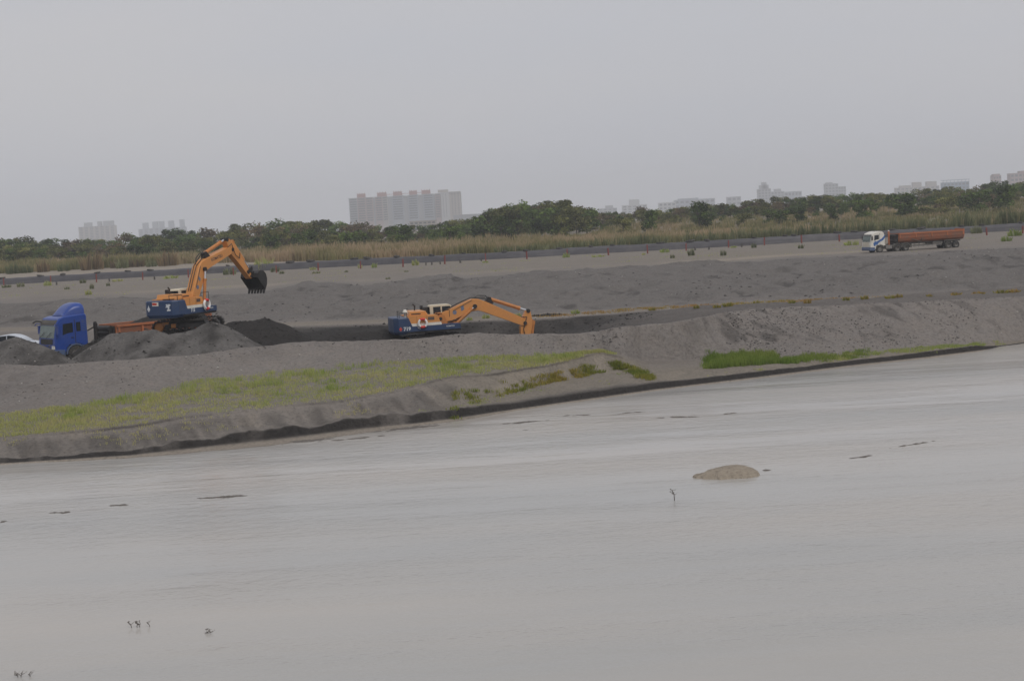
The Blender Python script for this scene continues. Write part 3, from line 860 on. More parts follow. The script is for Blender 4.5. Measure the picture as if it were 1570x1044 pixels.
    hp(G().cyl(st(-.98, .22, -.3), st(-.98, .22, .3), .16), 'stick_cylinder_pin', M_STEEL)
    # stick cylinder along the top of the boom
    a = Vector(B(3.95, 1.78, 0)); b = Vector(st(-.98, .22, 0)); d = b - a; L = d.length; bl = L * .80
    hp(G().prism([rot2(p, a_boom, (FX, FZ)) for p in ((3.6, 1.5), (4.3, 1.25), (4.08, 1.9), (3.82, 1.92))], -.2, .2), 'cylinder_mount', M_STEEL)
    c = hp(G().cyl(a, a + d / L * bl, .15, n=12).cyl(a + d / L * (bl - .14), a + d / L * bl, .175, n=12), 'stick_cylinder', M_ORANGE2)
    hp(G().cyl(a + d / L * (bl - .02), b, .085, n=10), 'piston_rod', M_CHROME, c)
    hp(G().tube([B(2.6, 1.68, .1), B(3.1, 1.98, .22), B(3.7, 2.0, .2), B(4.4, 1.45, .2)], .035), 'hydraulic_hose', M_RUBBER)
    hp(G().tube([B(.5, .7, -.1), B(1.4, 1.22, -.1), B(2.4, 1.74, -.1), B(3.7, 1.75, -.12)], .035), 'hydraulic_hose', M_RUBBER)
    hp(G().tube([B(.5, .7, .1), B(1.4, 1.24, .1), B(2.4, 1.76, .12), B(3.7, 1.85, .15)], .035), 'hydraulic_hose', M_RUBBER)
    hp(G().tube([B(1.0, .66, -.36), B(1.9, 1.22, -.36), B(2.5, 1.6, -.36)], .022), 'hydraulic_hose', M_RUBBER)
    hp(G().tube([B(6.6, .45, -.2), B(7.1, .5, -.4), st(.5, -.1, -.35), st(1.1, .1, -.32), st(.9, .5, -.3)], .03), 'hydraulic_hose', M_RUBBER)
    # bucket cylinder on the outer side of the stick
    end = rot2((sx(3.2), .02), a_stick, tip)
    a = Vector(st(-.1, .78, 0)); b = Vector(st(2.75, .62, 0)); d = b - a; L = d.length
    hp(G().prism([rot2(p, a_stick, tip) for p in ((-.35, .55), (.25, .58), (.05, .88), (-.2, .88))], -.15, .15), 'cylinder_mount', M_ORANGE2)
    c = hp(G().cyl(a, a + d * .7, .13, n=12), 'bucket_cylinder', M_ORANGE2 if variant == 2 else M_ORANGE)
    hp(G().cyl(a + d * .69, b, .07, n=10), 'piston_rod', M_CHROME if variant == 1 else M_ORANGE, c)
    bk = lambda x, z: rot2((x, z), a_bucket, end)
    hp(G().prism([rot2((sx(p[0]), p[1]), a_stick, tip) for p in ((2.45, -.05), (2.7, -.1), (2.95, .6), (2.7, .75))], -.33, -.25).prism([rot2((sx(p[0]), p[1]), a_stick, tip) for p in ((2.45, -.05), (2.7, -.1), (2.95, .6), (2.7, .75))], .25, .33), 'bucket_link', M_STEEL)
    q0 = rot2((sx(2.75), .62), a_stick, tip); q1 = bk(.05, .42)
    hp(G().cyl((q0[0], 0, q0[1]), (q1[0], 0, q1[1]), .12), 'link_rod', M_STEEL)
    # shell: curved plate with end plates, open towards the teeth side
    outer = [(.0, -.02), (-.12, .3), (.0, .72), (.32, 1.02), (.78, 1.1), (1.2, .9), (1.48, .5), (1.58, .02)]
    inn = [(.08, .02), (.0, .32), (.1, .66), (.38, .92), (.76, .99), (1.1, .82), (1.37, .46), (1.48, .02)]
    g = G()
    for i in range(len(outer) - 1):
        g.prism([bk(*outer[i]), bk(*outer[i + 1]), bk(*inn[i + 1]), bk(*inn[i])], -.82, .82)
    ends = [bk(*p) for p in outer]
    for s in (-1, 1):
        y0, y1 = sorted((s * .822, s * .78))
        g.prism(ends, y0, y1)
    bucket = hp(g, 'bucket', M_STEEL if variant == 1 else M_STEEL)
    g = G()
    for s in (-1, 1):
        g.prism([bk(-.18, -.12), bk(.3, .1), bk(.2, .6), bk(-.22, .5)], s * .28 - .04, s * .28 + .04)
    hp(g, 'bucket_ear', M_STEEL, bucket)
    for k in range(6):
        y = -.72 + k * .288
        hp(G().prism([bk(1.40, .1), bk(1.6, .1), bk(1.70, -.30), bk(1.62, -.33)], y - .075, y + .075), 'tooth', M_STEEL, bucket)
    # --- marks
    yb = -.346
    bx = Hd((math.cos(a_boom + .58), 0, math.sin(a_boom + .58))); bz = Hd((-math.sin(a_boom + .58), 0, math.cos(a_boom + .58)))
    circ = [(.17 * math.cos(i * PI / 6), .17 * math.sin(i * PI / 6)) for i in range(12)]
    flat(circ, Hp(B(1.15, .55, yb)), bx, bz, M_EMBLEM, boom, 'round_emblem')
    flat([(-.18, -.17), (.08, -.17), (.2, .18), (-.06, .18)], Hp(B(1.75, .92, yb)), bx, bz, M_EMBLEM, boom, 'slanted_emblem')
    Xs, Zs = Hd((1, 0, 0)), Hd((0, 0, 1))
    if variant == 1:
        t2 = a_boom - .385
        lettering('KOMATSU', .34, Hp(B(4.75, .78, yb - .004)), Hd((math.cos(t2), 0, math.sin(t2))), Hd((-math.sin(t2), 0, math.cos(t2))), M_MARKD, boom, .008)
        # rear face of the counterweight: diamond emblem, sticker, company sign
        def rear(y, z, pts, mt, nm, th=.006):
            sgn = -1 if y < 0 else 1
            # rear facets run (-3.62, 0) to (-3.55, +-1.15)
            xx = -3.62 + .07 * abs(y) / 1.15
            n = Vector((-1, 0.061 * sgn, 0)).normalized()
            xd = Vector((0, -1, 0)); xd = (xd - n * xd.dot(n)).normalized()
            return flat(pts, Hp((xx - .003, y, z)), Hd(xd), Zs, mt, cw, nm, th)
        rear(.98, 2.02, [(0, -.26), (.15, -.02), (.08, .06), (0, .27), (-.08, .06), (-.15, -.02)], M_MARK, 'diamond_emblem')
        rear(.32, 2.36, [(-.3, -.15), (.3, -.15), (.3, .15), (-.3, .15)], M_WHITE, 'sticker')
        rear(.40, 2.37, [(-.2, -.09), (.2, -.09), (.24, .04), (.05, .09), (-.2, .1)], M_RED, 'sticker_print', .010)
        sign = [(-.2, .24), (-.06, .28), (-.02, .2), (.04, .28), (.22, .24), (.2, .15), (.1, .1), (.12, -.02), (.06, -.1), (.2, -.13), (.19, -.24), (-.1, -.25), (-.12, -.16), (-.02, -.1), (-.03, .0), (-.1, .04), (-.2, .0), (-.2, .08), (-.12, .12)]
        rear(-.80, 2.06, sign, M_MARK, 'company_sign')
        lettering(number, .36, Hp((-1.45, -1.512, 1.70)), Xs, Zs, M_MARK, root, .012)
    else:
        flat([(0, -.18), (.13, 0), (0, .18), (-.13, 0)], Hp((-3.06, -1.507, 1.72)), Xs, Zs, M_RED, root, 'red_diamond')
        lettering(number, .38, Hp((-2.55, -1.512, 1.70)), Xs, Zs, M_MARK, root, .014)
    lettering('KOMATSU', .14, Hp((.9, -1.512, 1.70)), Xs, Zs, M_MARK, root, .004)
    hp(G().box(.1, .55, -.42, .42, 2.66, 2.7), 'tool_box', M_ORANGE2)
    return root
def lifebuoy(ex, house_yaw, lp, label):
    R3 = Matrix.Rotation(house_yaw, 3, 'Z')
    p = Vector(ex.location) + R3 @ Vector(lp)
    e = empty('lifebuoy', p, house_yaw, label, 'lifebuoy', 'lifebuoys on the excavators')
    G().torus((0, 0, 0), .31, .088, 0, 2 * PI, 32, 8).obj('ring', M_WHITEBUOY, e, True)
    for a in (PI / 2, -PI / 2):
        G().torus((0, 0, 0), .31, .093, a - .62, a + .62, 10, 8).obj('red_band', M_REDBUOY, e, True)
    G().tube([(-.35, -.1, -.1), (-.42, -.08, -.3), (-.2, -.06, -.42)], .012).obj('grab_rope', M_WHITEBUOY, e)
    return e
HY1 = math.radians(67)
S1 = .88
c1 = at_y(245, 487, 95.0); rear = Vector((math.cos(HY1), math.sin(HY1), 0)) * 3.6 * S1
e1 = Vector((c1.x + rear.x, c1.y + rear.y, c1.z - 1.35 * S1))
ex1 = excavator(e1, math.radians(4), HY1, math.radians(33), math.radians(-43), math.radians(-46),
                'orange and blue crawler excavator with raised arm above the grey heap', '715', 1, S1, 1.1)
lifebuoy(ex1, HY1, (.25 * S1, -1.62 * S1, 2.02 * S1), 'red and white lifebuoy on the excavator with the raised arm')
HY2 = math.radians(15)
S2 = .98
c2 = at_y(609, 512.5, 109.0); rear = Vector((math.cos(HY2), math.sin(HY2), 0)) * 3.35 * S2
e2 = Vector((c2.x + rear.x - .35, c2.y + rear.y + 1.2, c2.z - 1.34 * S2))
ex2 = excavator(e2, math.radians(22), HY2, math.radians(-7), math.radians(-97), math.radians(-150),
                'orange and blue crawler excavator digging in the black pit with arm lowered', '719', 2, S2, 1.0)
lifebuoy(ex2, HY2, (-1.32 * S2, -1.62 * S2, 2.08 * S2), 'red and white lifebuoy on the excavator digging in the pit')
# the mound the loading excavator stands on
def stand():
    x0, y0 = e1.x, e1.y
    xs = np.arange(x0 - 8, x0 + 8, .25); ys = np.arange(y0 - 6.5, y0 + 4.6, .25)
    X, Y = np.meshgrid(xs, ys)
    a, b = 3.2, 2.0
    d = np.sqrt(np.maximum(np.abs(X - x0) - a, 0) ** 2 + np.maximum(np.abs(Y - y0) - b, 0) ** 2)
    ZT = e1.z + .03
    Z = ZT - .62 * d + .06 * fbm(X, Y, 1.3, 3, 95)
    Z = np.where(d < .05, ZT + .03 * fbm(X, Y, 1, 2, 96), Z)
    g0 = ground_z(X.ravel(), Y.ravel())[0].reshape(X.shape)
    keep = Z > g0 - .25; Z = np.maximum(Z, g0 - .25)
    ny, nx = X.shape
    ii = (np.arange(ny - 1)[:, None] * nx + np.arange(nx - 1)[None, :]).ravel()
    F = np.stack([ii, ii + 1, ii + nx + 1, ii + nx], 1); F = F[keep.ravel()[F].any(1)]
    used = np.unique(F); rm = np.full(X.size, -1); rm[used] = np.arange(len(used))
    V = np.stack([X, Y, Z], -1).reshape(-1, 3)[used]
    org = np.array([x0, y0, V[:, 2].min()])
    o = link('sand_heap', np_mesh('sand_heap', V - org, rm[F], M_DARKPILE, smooth=True)); o.location = org
    tag(o, 'flat topped dark sand mound under the tracks of the loading excavator', 'sand heap')
stand()

# ------------------------------------------------------------------ tipper lorries
def wheel(parent, x, y, r=.52, w=.3, side=1, dual=False):
    k = 2.0 if dual else 1.0
    W = w * (1.9 if dual else 1.0) / 2
    t = G().lathe([(r * .55, -W), (r * .9, -W), (r, -W * .8), (r, W * .8), (r * .9, W), (r * .55, W)], (x, y, r), 'y', 22).obj('wheel', M_RUBBER, parent)
    yo = y + side * W * .9; yi = y - side * W * .4
    G().lathe([(r * .57, yo - y), (r * .5, (yo - y) * .8), (r * .34, (yo - y) * (.3 if dual else .75)), (r * .2, (yo - y) * (.3 if dual else .95)), (0, (yo - y) * (.35 if dual else 1.0))], (x, y, r), 'y', 18).obj('rim', M_RIM, t)
    return t
def tipper(loc, yaw, scale, style, label):
    root = empty('tipper_lorry', loc, yaw, label, 'lorry', None, scale)
    blue = style == 'blue'
    cabm = M_TBLUE if blue else M_WHITE
    # chassis of the tractor
    G().box(-4.6, 1.0, -.45, .45, .62, .9).obj('chassis', M_DUSTY, root)
    if blue:
        prof = [(1.38, .62), (1.44, 1.15), (1.40, 1.75), (1.20, 2.62), (1.02, 2.88), (.7, 2.98), (-.3, 3.05), (-.82, 3.06), (-.9, 2.95), (-.9, 1.02), (-.62, .98), (-.3, 1.12), (.35, 1.12), (.62, .9), (.72, .62)]
    else:
        prof = [(1.38, .5), (1.46, 1.0), (1.42, 1.75), (1.22, 2.55), (1.0, 2.78), (.55, 2.95), (.05, 3.05), (-.4, 3.0), (-.68, 2.8), (-.8, 2.4), (-.82, 1.0), (-.6, .95), (-.42, 1.1), (.42, 1.1), (.62, .9), (.68, .5)]
    cab = G().prism(prof, -1.22, 1.22, .07, (.35, 1.9)).obj('cab', cabm, root)
    # front: windshield, grille, bumper, lamps
    def front(z0, z1, y0, y1, off, mt, nm, par=cab):
        def xat(z):
            zs = sorted([(p[1], p[0]) for p in prof[0:5]])
            return float(np.interp(z, [a for a, b in zs], [b for a, b in zs]))
        zz = [z0 + (z1 - z0) * i / 4 for i in range(5)]
        vs = []
        for z in zz:
            for y in (y0, y1):
                vs.append((xat(z) + off, y, z))
        for z in zz:
            for y in (y0, y1):
                vs.append((xat(z) - .03, y, z))
        fs = [(2 * i, 2 * i + 1, 2 * i + 3, 2 * i + 2) for i in range(4)]
        fs += [(2 * i, 2 * i + 2, 10 + 2 * i + 2, 10 + 2 * i) for i in range(4)] + [(2 * i + 1, 11 + 2 * i, 13 + 2 * i, 2 * i + 3) for i in range(4)] + [(0, 10, 11, 1), (8, 9, 19, 18)]
        return G().add(vs, fs).obj(nm, mt, par)
    front(1.62, 2.42 if blue else 2.46, -1.1, 1.1, .012, M_GLASS_G, 'windshield')
    if blue:
        front(2.45, 2.78, -1.14, 1.14, .03, M_DUSTY, 'sun_visor')
        front(1.2, 1.55, -.9, .9, .012, M_STEEL, 'grille')
    else:
        front(2.48, 2.62, -1.1, 1.1, .03, M_STEEL, 'sun_visor')
        for k in range(4):
            front(.98 + k * .15, 1.08 + k * .15, -.85, .85, .02, M_CREAM, 'grille_bar')
    G().prism([(.75, .38), (1.5, .38), (1.54, .62), (1.5, .86), (.75, .84)], -1.24, 1.24, .04).obj('bumper', M_TBLUE_D if blue else M_TBLUE_D, cab)
    for s in (-1, 1):
        G().prism([(1.50, .9), (1.47, 1.12), (1.40, 1.12), (1.42, .9)], s * .98 - .18, s * .98 + .18).obj('headlight', M_LAMP, cab)
    wip = G().tube([(1.5, -.9, 1.6), (1.40, -.3, 2.0)], .015).tube([(1.5, .1, 1.6), (1.40, .7, 2.0)], .015)
    wip.obj('wiper', M_STEEL, cab)
    for s in (-1, 1):
        yo = 1.222 * s
        def panel(pts, nm, mt, dy, par=cab):
            y0, y1 = sorted((yo - .01 * s, yo + dy * s))
            return G().prism(pts, y0, y1).obj(nm, mt, par)
        door = panel([(.98, 1.14), (1.02, 1.75), (.92, 2.62), (.5, 2.72), (.02, 2.72), (.02, 1.14)], 'door', cabm, .012)
        panel([(.86, 1.78), (.80, 2.5), (.12, 2.55), (.12, 1.92), (.5, 1.88)], 'side_window', M_GLASS, .018, door)
        panel([(.1, 1.55), (.28, 1.55), (.28, 1.6), (.1, 1.6)], 'handle', M_STEEL, .035, door)
        panel([(-.04, 1.0), (0, 1.0), (0, 2.75), (-.04, 2.75)], 'door_gap', M_STEEL, .003)
        if blue:
            panel([(-.12, 1.95), (-.42, 1.95), (-.42, 2.55), (-.12, 2.55)], 'rear_side_window', M_GLASS, .012)
            for k in range(7):
                panel([(-.5, 1.95 + k * .11), (-.86, 1.95 + k * .11), (-.86, 1.985 + k * .11), (-.5, 1.985 + k * .11)], 'side_rib', M_TBLUE_D, .010)
        else:
            panel([(.98, 1.2), (1.0, 1.45), (.3, 1.72), (-.25, 1.95), (-.6, 2.25), (-.79, 2.5), (-.80, 2.1), (-.5, 1.75), (.1, 1.5), (.4, 1.15)], 'blue_stripe', M_STRIPE, .016)
            panel([(.7, 1.0), (.95, 1.02), (.8, 1.7), (.62, 1.72)], 'blue_stripe', M_STRIPE, .017)
        # mirror arm and mirror
        g = G().tube([(1.1, s * 1.2, 2.5), (1.42, s * 1.42, 2.55), (1.5, s * 1.5, 2.4)], .025)
        g.box(1.2, 1.3, min(s * 1.28, s * 1.52), max(s * 1.28, s * 1.52), 1.85, 2.4)
        g.obj('mirror', M_STEEL if not blue else M_TBLUE, cab)
        # steps and wheel arch
        arch = []
        for i in range(9):
            t = PI * i / 8
            arch.append((.70 * math.cos(t), .52 + .66 * math.sin(t)))
        for i in range(8, -1, -1):
            t = PI * i / 8
            arch.append((.60 * math.cos(t), .52 + .57 * math.sin(t)))
        y0, y1 = sorted((s * .85, s * 1.255))
        G().prism(arch, y0, y1).obj('wheel_arch', M_TBLUE_D if blue else M_DUSTY, cab)
        wheel(root, 0, s * 1.06, .52, .32, s)
        for xx in (-2.75, -4.05):
            wheel(root, xx, s * .95, .52, .3, s, True)
            arch2 = [(xx + a, b + .04) for a, b in arch]
            G().prism(arch2, *sorted((s * .65, s * 1.24))).obj('mudguard', M_DUSTY, root)
        G().prism([(-.95, .5), (-1.95, .5), (-1.95, 1.0), (-.95, 1.0)], *sorted((s * .55, s * 1.18)), .05).obj('fuel_tank', M_RIM, root)
    if blue:
        # wind deflector on the roof
        g = G(); vs = []; fs = []; K = 13
        for x, wd, ht in ((.58, .78, .02), (.45, .82, .16), (.25, .88, .40), (.02, .93, .62), (-.25, .97, .76), (-.55, 1.02, .82), (-.78, 1.06, .80), (-.84, 1.05, .74)):
            for i in range(K):
                t = PI * i / (K - 1); c_, s_ = math.cos(t), math.sin(t)
                vs.append((x, wd * (abs(c_) ** .55) * (1 if c_ > 0 else -1), 3.0 + ht * (s_ ** .5)))
        for r_i in range(7):
            fs += [(r_i * K + i, r_i * K + i + 1, (r_i + 1) * K + i + 1, (r_i + 1) * K + i) for i in range(K - 1)]
        fs += [tuple(range(7 * K, 8 * K))[::-1], tuple(range(K))]
        g.add(vs, fs)
        sp = g.obj('roof_deflector', M_TBLUE, cab, True)
        G().box(.42, .5, -.4, .4, 3.0, 3.12).obj('deflector_gap', M_STEEL, sp)
        mvs = G().tube([(1.22, -1.05, 2.66), (1.5, -1.25, 2.72), (1.72, -1.3, 2.6)], .05)
        mvs.obj('front_mirror_arm', M_STEEL, cab)
    else:
        G().lathe([(0, .1), (.06, .09), (.08, 0)], (.4, .5, 2.98), 'z', 10).obj('roof_lamp', M_LAMP, cab)
    # ---------------- trailer
    XF, XR = (-2.55, -10.2) if blue else (-2.6, -13.3)
    AX = (-7.9, -9.1) if blue else (-10.75, -12.0)
    G().box(XR + .2, -2.9, -.5, -.3, .98, 1.22).box(XR + .2, -2.9, .3, .5, .98, 1.22).obj('trailer_beam', M_DUSTY, root)
    LO = .42 if blue else 0.0
    Z1 = 2.5 - LO
    cs = [(-1.24, Z1), (-1.2, 1.9 - LO), (-1.05, 1.5 - LO * .7), (-.75, 1.26 - LO * .4), (-.4, 1.2 - LO * .3), (.4, 1.2 - LO * .3), (.75, 1.26 - LO * .4), (1.05, 1.5 - LO * .7), (1.2, 1.9 - LO), (1.24, Z1)]
    inn = [(y * .95, z + (.06 if z < Z1 else 0)) for y, z in cs]
    g = G(); k = len(cs)
    xs = [XF - .45, XR]
    vs = [(x, y, z) for x in xs for y, z in cs] + [(x, y, z) for x in xs for y, z in inn]
    fs = []
    for i in range(k - 1):
        fs += [(i, i + 1, k + i + 1, k + i), (2 * k + i, 3 * k + i, 3 * k + i + 1, 2 * k + i + 1)]
    fs += [(0, k, 3 * k, 2 * k), (k - 1, 3 * k - 1, 4 * k - 1, 2 * k - 1)]
    g.add(vs, fs)
    tub = g.obj('tipper_body', M_RUST, root)
    for x, nm in ((XF - .45, 'front_board'), (XR - .06, 'tail_gate')):
        zt = Z1 + (.05 if nm == 'front_board' else .22)
        pts = [(-1.24, zt), (-1.2, 1.9 - LO), (-1.05, 1.5 - LO * .7), (-.75, 1.26), (.75, 1.26), (1.05, 1.5 - LO * .7), (1.2, 1.9 - LO), (1.24, zt)]
        n = len(pts)
        vs = [(x, y, z) for y, z in pts] + [(x + .07, y, z) for y, z in pts]
        fs = [tuple(range(n)), tuple(range(n, 2 * n))[::-1]] + [(i, n + i, n + (i + 1) % n, (i + 1) % n) for i in range(n)]
        G().add(vs, fs).obj(nm, M_RUST_L, tub)
    for s in (-1, 1):
        y0, y1 = sorted((s * 1.2, s * 1.31))
        G().box(XR, XF - .4, y0, y1, Z1 - .12, Z1 + .03).obj('top_rail', M_RUST_L, tub)
        for kx in range(5):
            xx = XF - .6 - kx * (XF - .75 - XR) / 4
            G().prism([(xx - .07, 1.9 - LO), (xx + .07, 1.9 - LO), (xx + .07, Z1 - .12), (xx - .07, Z1 - .12)], *sorted((s * 1.19, s * 1.275))).obj('body_rib', M_RUST_L, tub)
        if True:
            g = G().tube([(XF - 3.9, s * 1.0, 1.25), (XF - 2.4, s * 1.22, 1.7)], .05).tube([(XF - 3.9, s * 1.0, 1.25), (XF - 4.0, s * 1.22, 1.75)], .05)
            g.obj('side_stay', M_DUSTY, root)
        for xx in AX:
            wheel(root, xx, s * .95, .52, .3, s, True)
        G().prism([(AX[0] + .7, 1.14), (AX[0] + .7, 1.2), (AX[1] - .65, 1.24), (AX[1] - .65, 1.18)], *sorted((s * .6, s * 1.26))).obj('trailer_mudguard', M_RIM, root)
        G().box(AX[0] + .68, AX[0] + .74, min(s * .6, s * 1.26), max(s * .6, s * 1.26), .7, 1.18).obj('mud_flap', M_STEEL, root)
        G().box(AX[0] + .85, AX[0] + 2.4, min(s * .7, s * 1.1), max(s * .7, s * 1.1), .78, 1.12).obj('tool_locker', M_DUSTY, root)
        g = G().box(AX[0] + 1.0, -5.2, s * 1.12 - .02, s * 1.12 + .02, .62, .74)
        for kx in range(7 if not blue else 2):
            g.box(AX[0] + 1.05 + kx * .72, AX[0] + 1.1 + kx * .72, s * 1.12 - .02, s * 1.12 + .02, .5, .98)
        g.obj('side_guard', M_RIM, root)
    # hoist and hydraulic gear at the front of the body
    h = G().cyl((XF + .45, -.1, .95), (XF + .45, -.1, 2.95 - 1.6 * LO), .13, n=12).obj('hoist_cylinder', M_STEEL if blue else M_RUST_L, root)
    G().lathe([(0, .16), (.1, .12), (.13, 0)], (XF + .45, -.1, 2.94 - 1.6 * LO), 'z', 12).obj('cylinder_cap', M_STEEL if blue else M_WHITE, h)
    g = G().box(XF - .35, XF + .1, -1.15, 1.15, 1.0, 1.25).box(XF - .35, XF - .2, -1.1, 1.1, 1.25, 2.45 - LO)
    g.cyl((XF - .1, -1.0, 2.3 - LO), (XF - .1, 1.0, 2.3 - LO), .2).cyl((XF - .1, -1.0, 1.6), (XF - .1, 1.0, 1.6), .16)
    g.cyl((XF - .15, -1.1, 2.5 - LO), (XF + .55, -1.1, 2.2 - LO), .05, n=6).cyl((XF - .15, -1.1, 1.3), (XF - .15, -1.1, 2.6 - LO), .06, n=6)
    g.obj('hoist_frame', M_STEEL, root)
    G().prism([(XF - 2.6, .5), (XF - 2.4, .5), (XF - 2.4, 1.0), (XF - 2.6, 1.0)], -.8, .8).obj('landing_leg', M_DUSTY, root)
    return root, tub
# white lorry on the plain
T2Y = math.radians(180 + 14)
pw = on_ground(1346, 387.5, 2.9)
white_lorry, _ = tipper((pw.x, pw.y + 1.0, gz(pw.x, pw.y + 1.0) - .03), T2Y, .89, 'white', 'white cab tipper lorry with rusty orange trailer standing on the sand plain')
# blue lorry in the pit
T1Y = math.radians(180 + 42)
pb = at_y(104, 556, 100.5)
zb = 1.42
blue_lorry, _ = tipper((pb.x, 100.8, zb), T1Y, 1.06, 'blue', 'blue cab lorry with orange trailer parked behind the grey heaps')
def load_heap():
    R3 = Matrix.Rotation(T1Y, 3, 'Z')
    xs = np.linspace(-10.1, -3.1, 60); ys = np.linspace(-1.17, 1.17, 20)
    X, Y = np.meshgrid(xs, ys)
    e = 1 - (Y / 1.17) ** 2
    Z = 1.75 + .62 * e * np.clip(np.interp(X, [-10.1, -9, -7, -5.6, -4.6, -3.1], [.9, 1.2, 1.3, 1.0, .5, .0]), 0, 2) + .12 * fbm(X, Y, 1.0, 3, 99)
    ny, nx = X.shape
    ii = (np.arange(ny - 1)[:, None] * nx + np.arange(nx - 1)[None, :]).ravel()
    F = np.stack([ii, ii + 1, ii + nx + 1, ii + nx], 1)
    V = np.stack([X, Y, Z], -1).reshape(-1, 3)
    o = link('sand_load', np_mesh('sand_load', V, F, M_DARKPILE, smooth=True))
    o.location = blue_lorry.location; o.rotation_euler = (0, 0, T1Y); o.scale = (1.06,) * 3
    tag(o, 'black sand load filling the orange trailer of the blue lorry', 'sand')
load_heap()

# ------------------------------------------------------------------ silver car behind the heap
def car(loc, yaw, label):
    root = empty('parked_car', loc, yaw, label, 'car')
    # cross sections along x: (x, half width low, z sill, z belt, half width belt)
    sec = [(-2.2, .70, .45, .80, .66), (-2.1, .80, .30, .93, .76), (-1.5, .84, .24, .97, .80), (-.5, .86, .22, .95, .82), (.6, .86, .22, .93, .82), (1.1, .85, .24, .90, .80), (1.9, .82, .30, .80, .74), (2.15, .72, .40, .66, .64)]
    vs = []; fs = []
    for x, w, z0, z1, wb in sec:
        vs += [(x, -w * .9, z0), (x, -w, z0 + .25 * (z1 - z0)), (x, -w, z0 + .7 * (z1 - z0)), (x, -wb, z1), (x, 0, z1 + .03), (x, wb, z1), (x, w, z0 + .7 * (z1 - z0)), (x, w, z0 + .25 * (z1 - z0)), (x, w * .9, z0)]
    k = 9
    for i in range(len(sec) - 1):
        for j in range(k - 1):
            fs.append((i * k + j, i * k + j + 1, (i + 1) * k + j + 1, (i + 1) * k + j))
        fs.append((i * k, (i + 1) * k, (i + 1) * k + 8, i * k + 8))
    fs += [tuple(range(k)), tuple(range((len(sec) - 1) * k, len(sec) * k))[::-1]]
    body = G().add(vs, fs).obj('body', M_CARW, root, True)
    roof = [(-1.75, .95), (-1.15, 1.33), (-.75, 1.43), (-.1, 1.47), (.4, 1.40), (.75, 1.26), (1.3, .90)]
    vs = []; fs = []
    for x, z in roof:
        w = .80 - .24 * (z - .9)
        vs += [(x, -w, z - .02), (x, -w * .8, z + .01), (x, w * .8, z + .01), (x, w, z - .02), (x, w * .98, z - .07), (x, -w * .98, z - .07)]
    for i in range(len(roof) - 1):
        for j in range(6):
            fs.append((i * 6 + j, i * 6 + (j + 1) % 6, (i + 1) * 6 + (j + 1) % 6, (i + 1) * 6 + j))
    fs += [tuple(range(6)), tuple(range(36, 42))[::-1]]
    G().add(vs, fs).obj('roof', M_CARW, root, True)
    G().prism([(-1.62, .93), (-1.08, 1.29), (-.72, 1.385), (-.1, 1.42), (.38, 1.35), (.7, 1.22), (1.18, .90)], -.63, .63).obj('glass_house', M_GLASS, root)
    G().prism([(.8, .93), (.98, .93), (.62, 1.23), (.42, 1.33)], -.64, .64).obj('windscreen', M_GLASS_G, root)
    for s in (-1, 1):
        for a, b in (((-.35, .92), (-.3, 1.40)), ((.45, .92), (.40, 1.33))):
            G().prism([a, (a[0] + .07, a[1]), (b[0] + .06, b[1]), b], *sorted((s * .60, s * .665))).obj('pillar', M_CARW, root)
        for x in (-1.35, 1.35):
            wheel(root, x, s * .72, .31, .2, s)
        G().box(.62, .78, min(s * .82, s * 1.0), max(s * .82, s * 1.0), .93, 1.07).obj('mirror', M_TBLUE, root)
        G().prism([(1.95, .6), (2.12, .58), (2.05, .72), (1.85, .76)], *sorted((s * .5, s * .78))).obj('headlight', M_LAMP, root)
    return root
pc = at_y(20, 508, 113.0)
car((pc.x, 113.0, gz(pc.x, 113.0) - .02), math.radians(-4), 'silver sedan car half hidden beside the blue lorry cab')

# ------------------------------------------------------------------ tarp-covered bank, tyres, posts
PB = [(-60, 440), (0, 437), (260, 423), (480, 411.5), (620, 404.5), (780, 396.5), (870, 391.5), (1160, 376), (1290, 368), (1570, 353.5), (1640, 350)]
PBu = [a for a, b in PB]; PBv = [b for a, b in PB]
def tarp():
    us = np.linspace(-60, 1640, 420)
    pts = [at_z(u, float(np.interp(u, PBu, PBv)), 3.0) for u in us]
    prof = [(-.55, -.1), (-.5, .12), (-.42, .3), (-.38, .42), (-.3, .62), (-.25, .78), (-.05, 1.02), (.25, 1.1), (.7, 1.08), (1.1, .9), (1.5, .4), (1.7, -.1)]
    V = []; n = len(prof)
    for i, p in enumerate(pts):
        g = gz(p.x, p.y)
        for j, (dy, dz) in enumerate(prof):
            wob = .07 * float(fbm(np.array([p.x + j * 3.1]), np.array([j * 1.7]), 2.2, 3, 120)[0])
            hz = 1 + .10 * float(fbm(np.array([p.x]), np.array([0.0]), 9.0, 3, 121)[0])
            V.append((p.x, p.y + dy + wob, g + dz * hz * 1.06 + wob * .8))
    V = np.array(V); m_ = len(pts)
    ii = (np.arange(m_ - 1)[:, None] * n + np.arange(n - 1)[None, :]).ravel()
    F = np.stack([ii, ii + n, ii + n + 1, ii + 1], 1)
    o = link('tarp_covered_bank', np_mesh('tarp_covered_bank', V, F, M_TARP, smooth=True))
    tag(o, 'long low bank covered with black tarp across the plain', 'tarp')
    return pts
tp = tarp()
tyre_me = G().lathe([(.22, -.11), (.36, -.12), (.44, -.06), (.44, .06), (.36, .12), (.22, .11), (.22, -.11)], (0, 0, .12), 'z', 14).mesh('tyre', M_RUBBER)
r_ = random.Random(3)
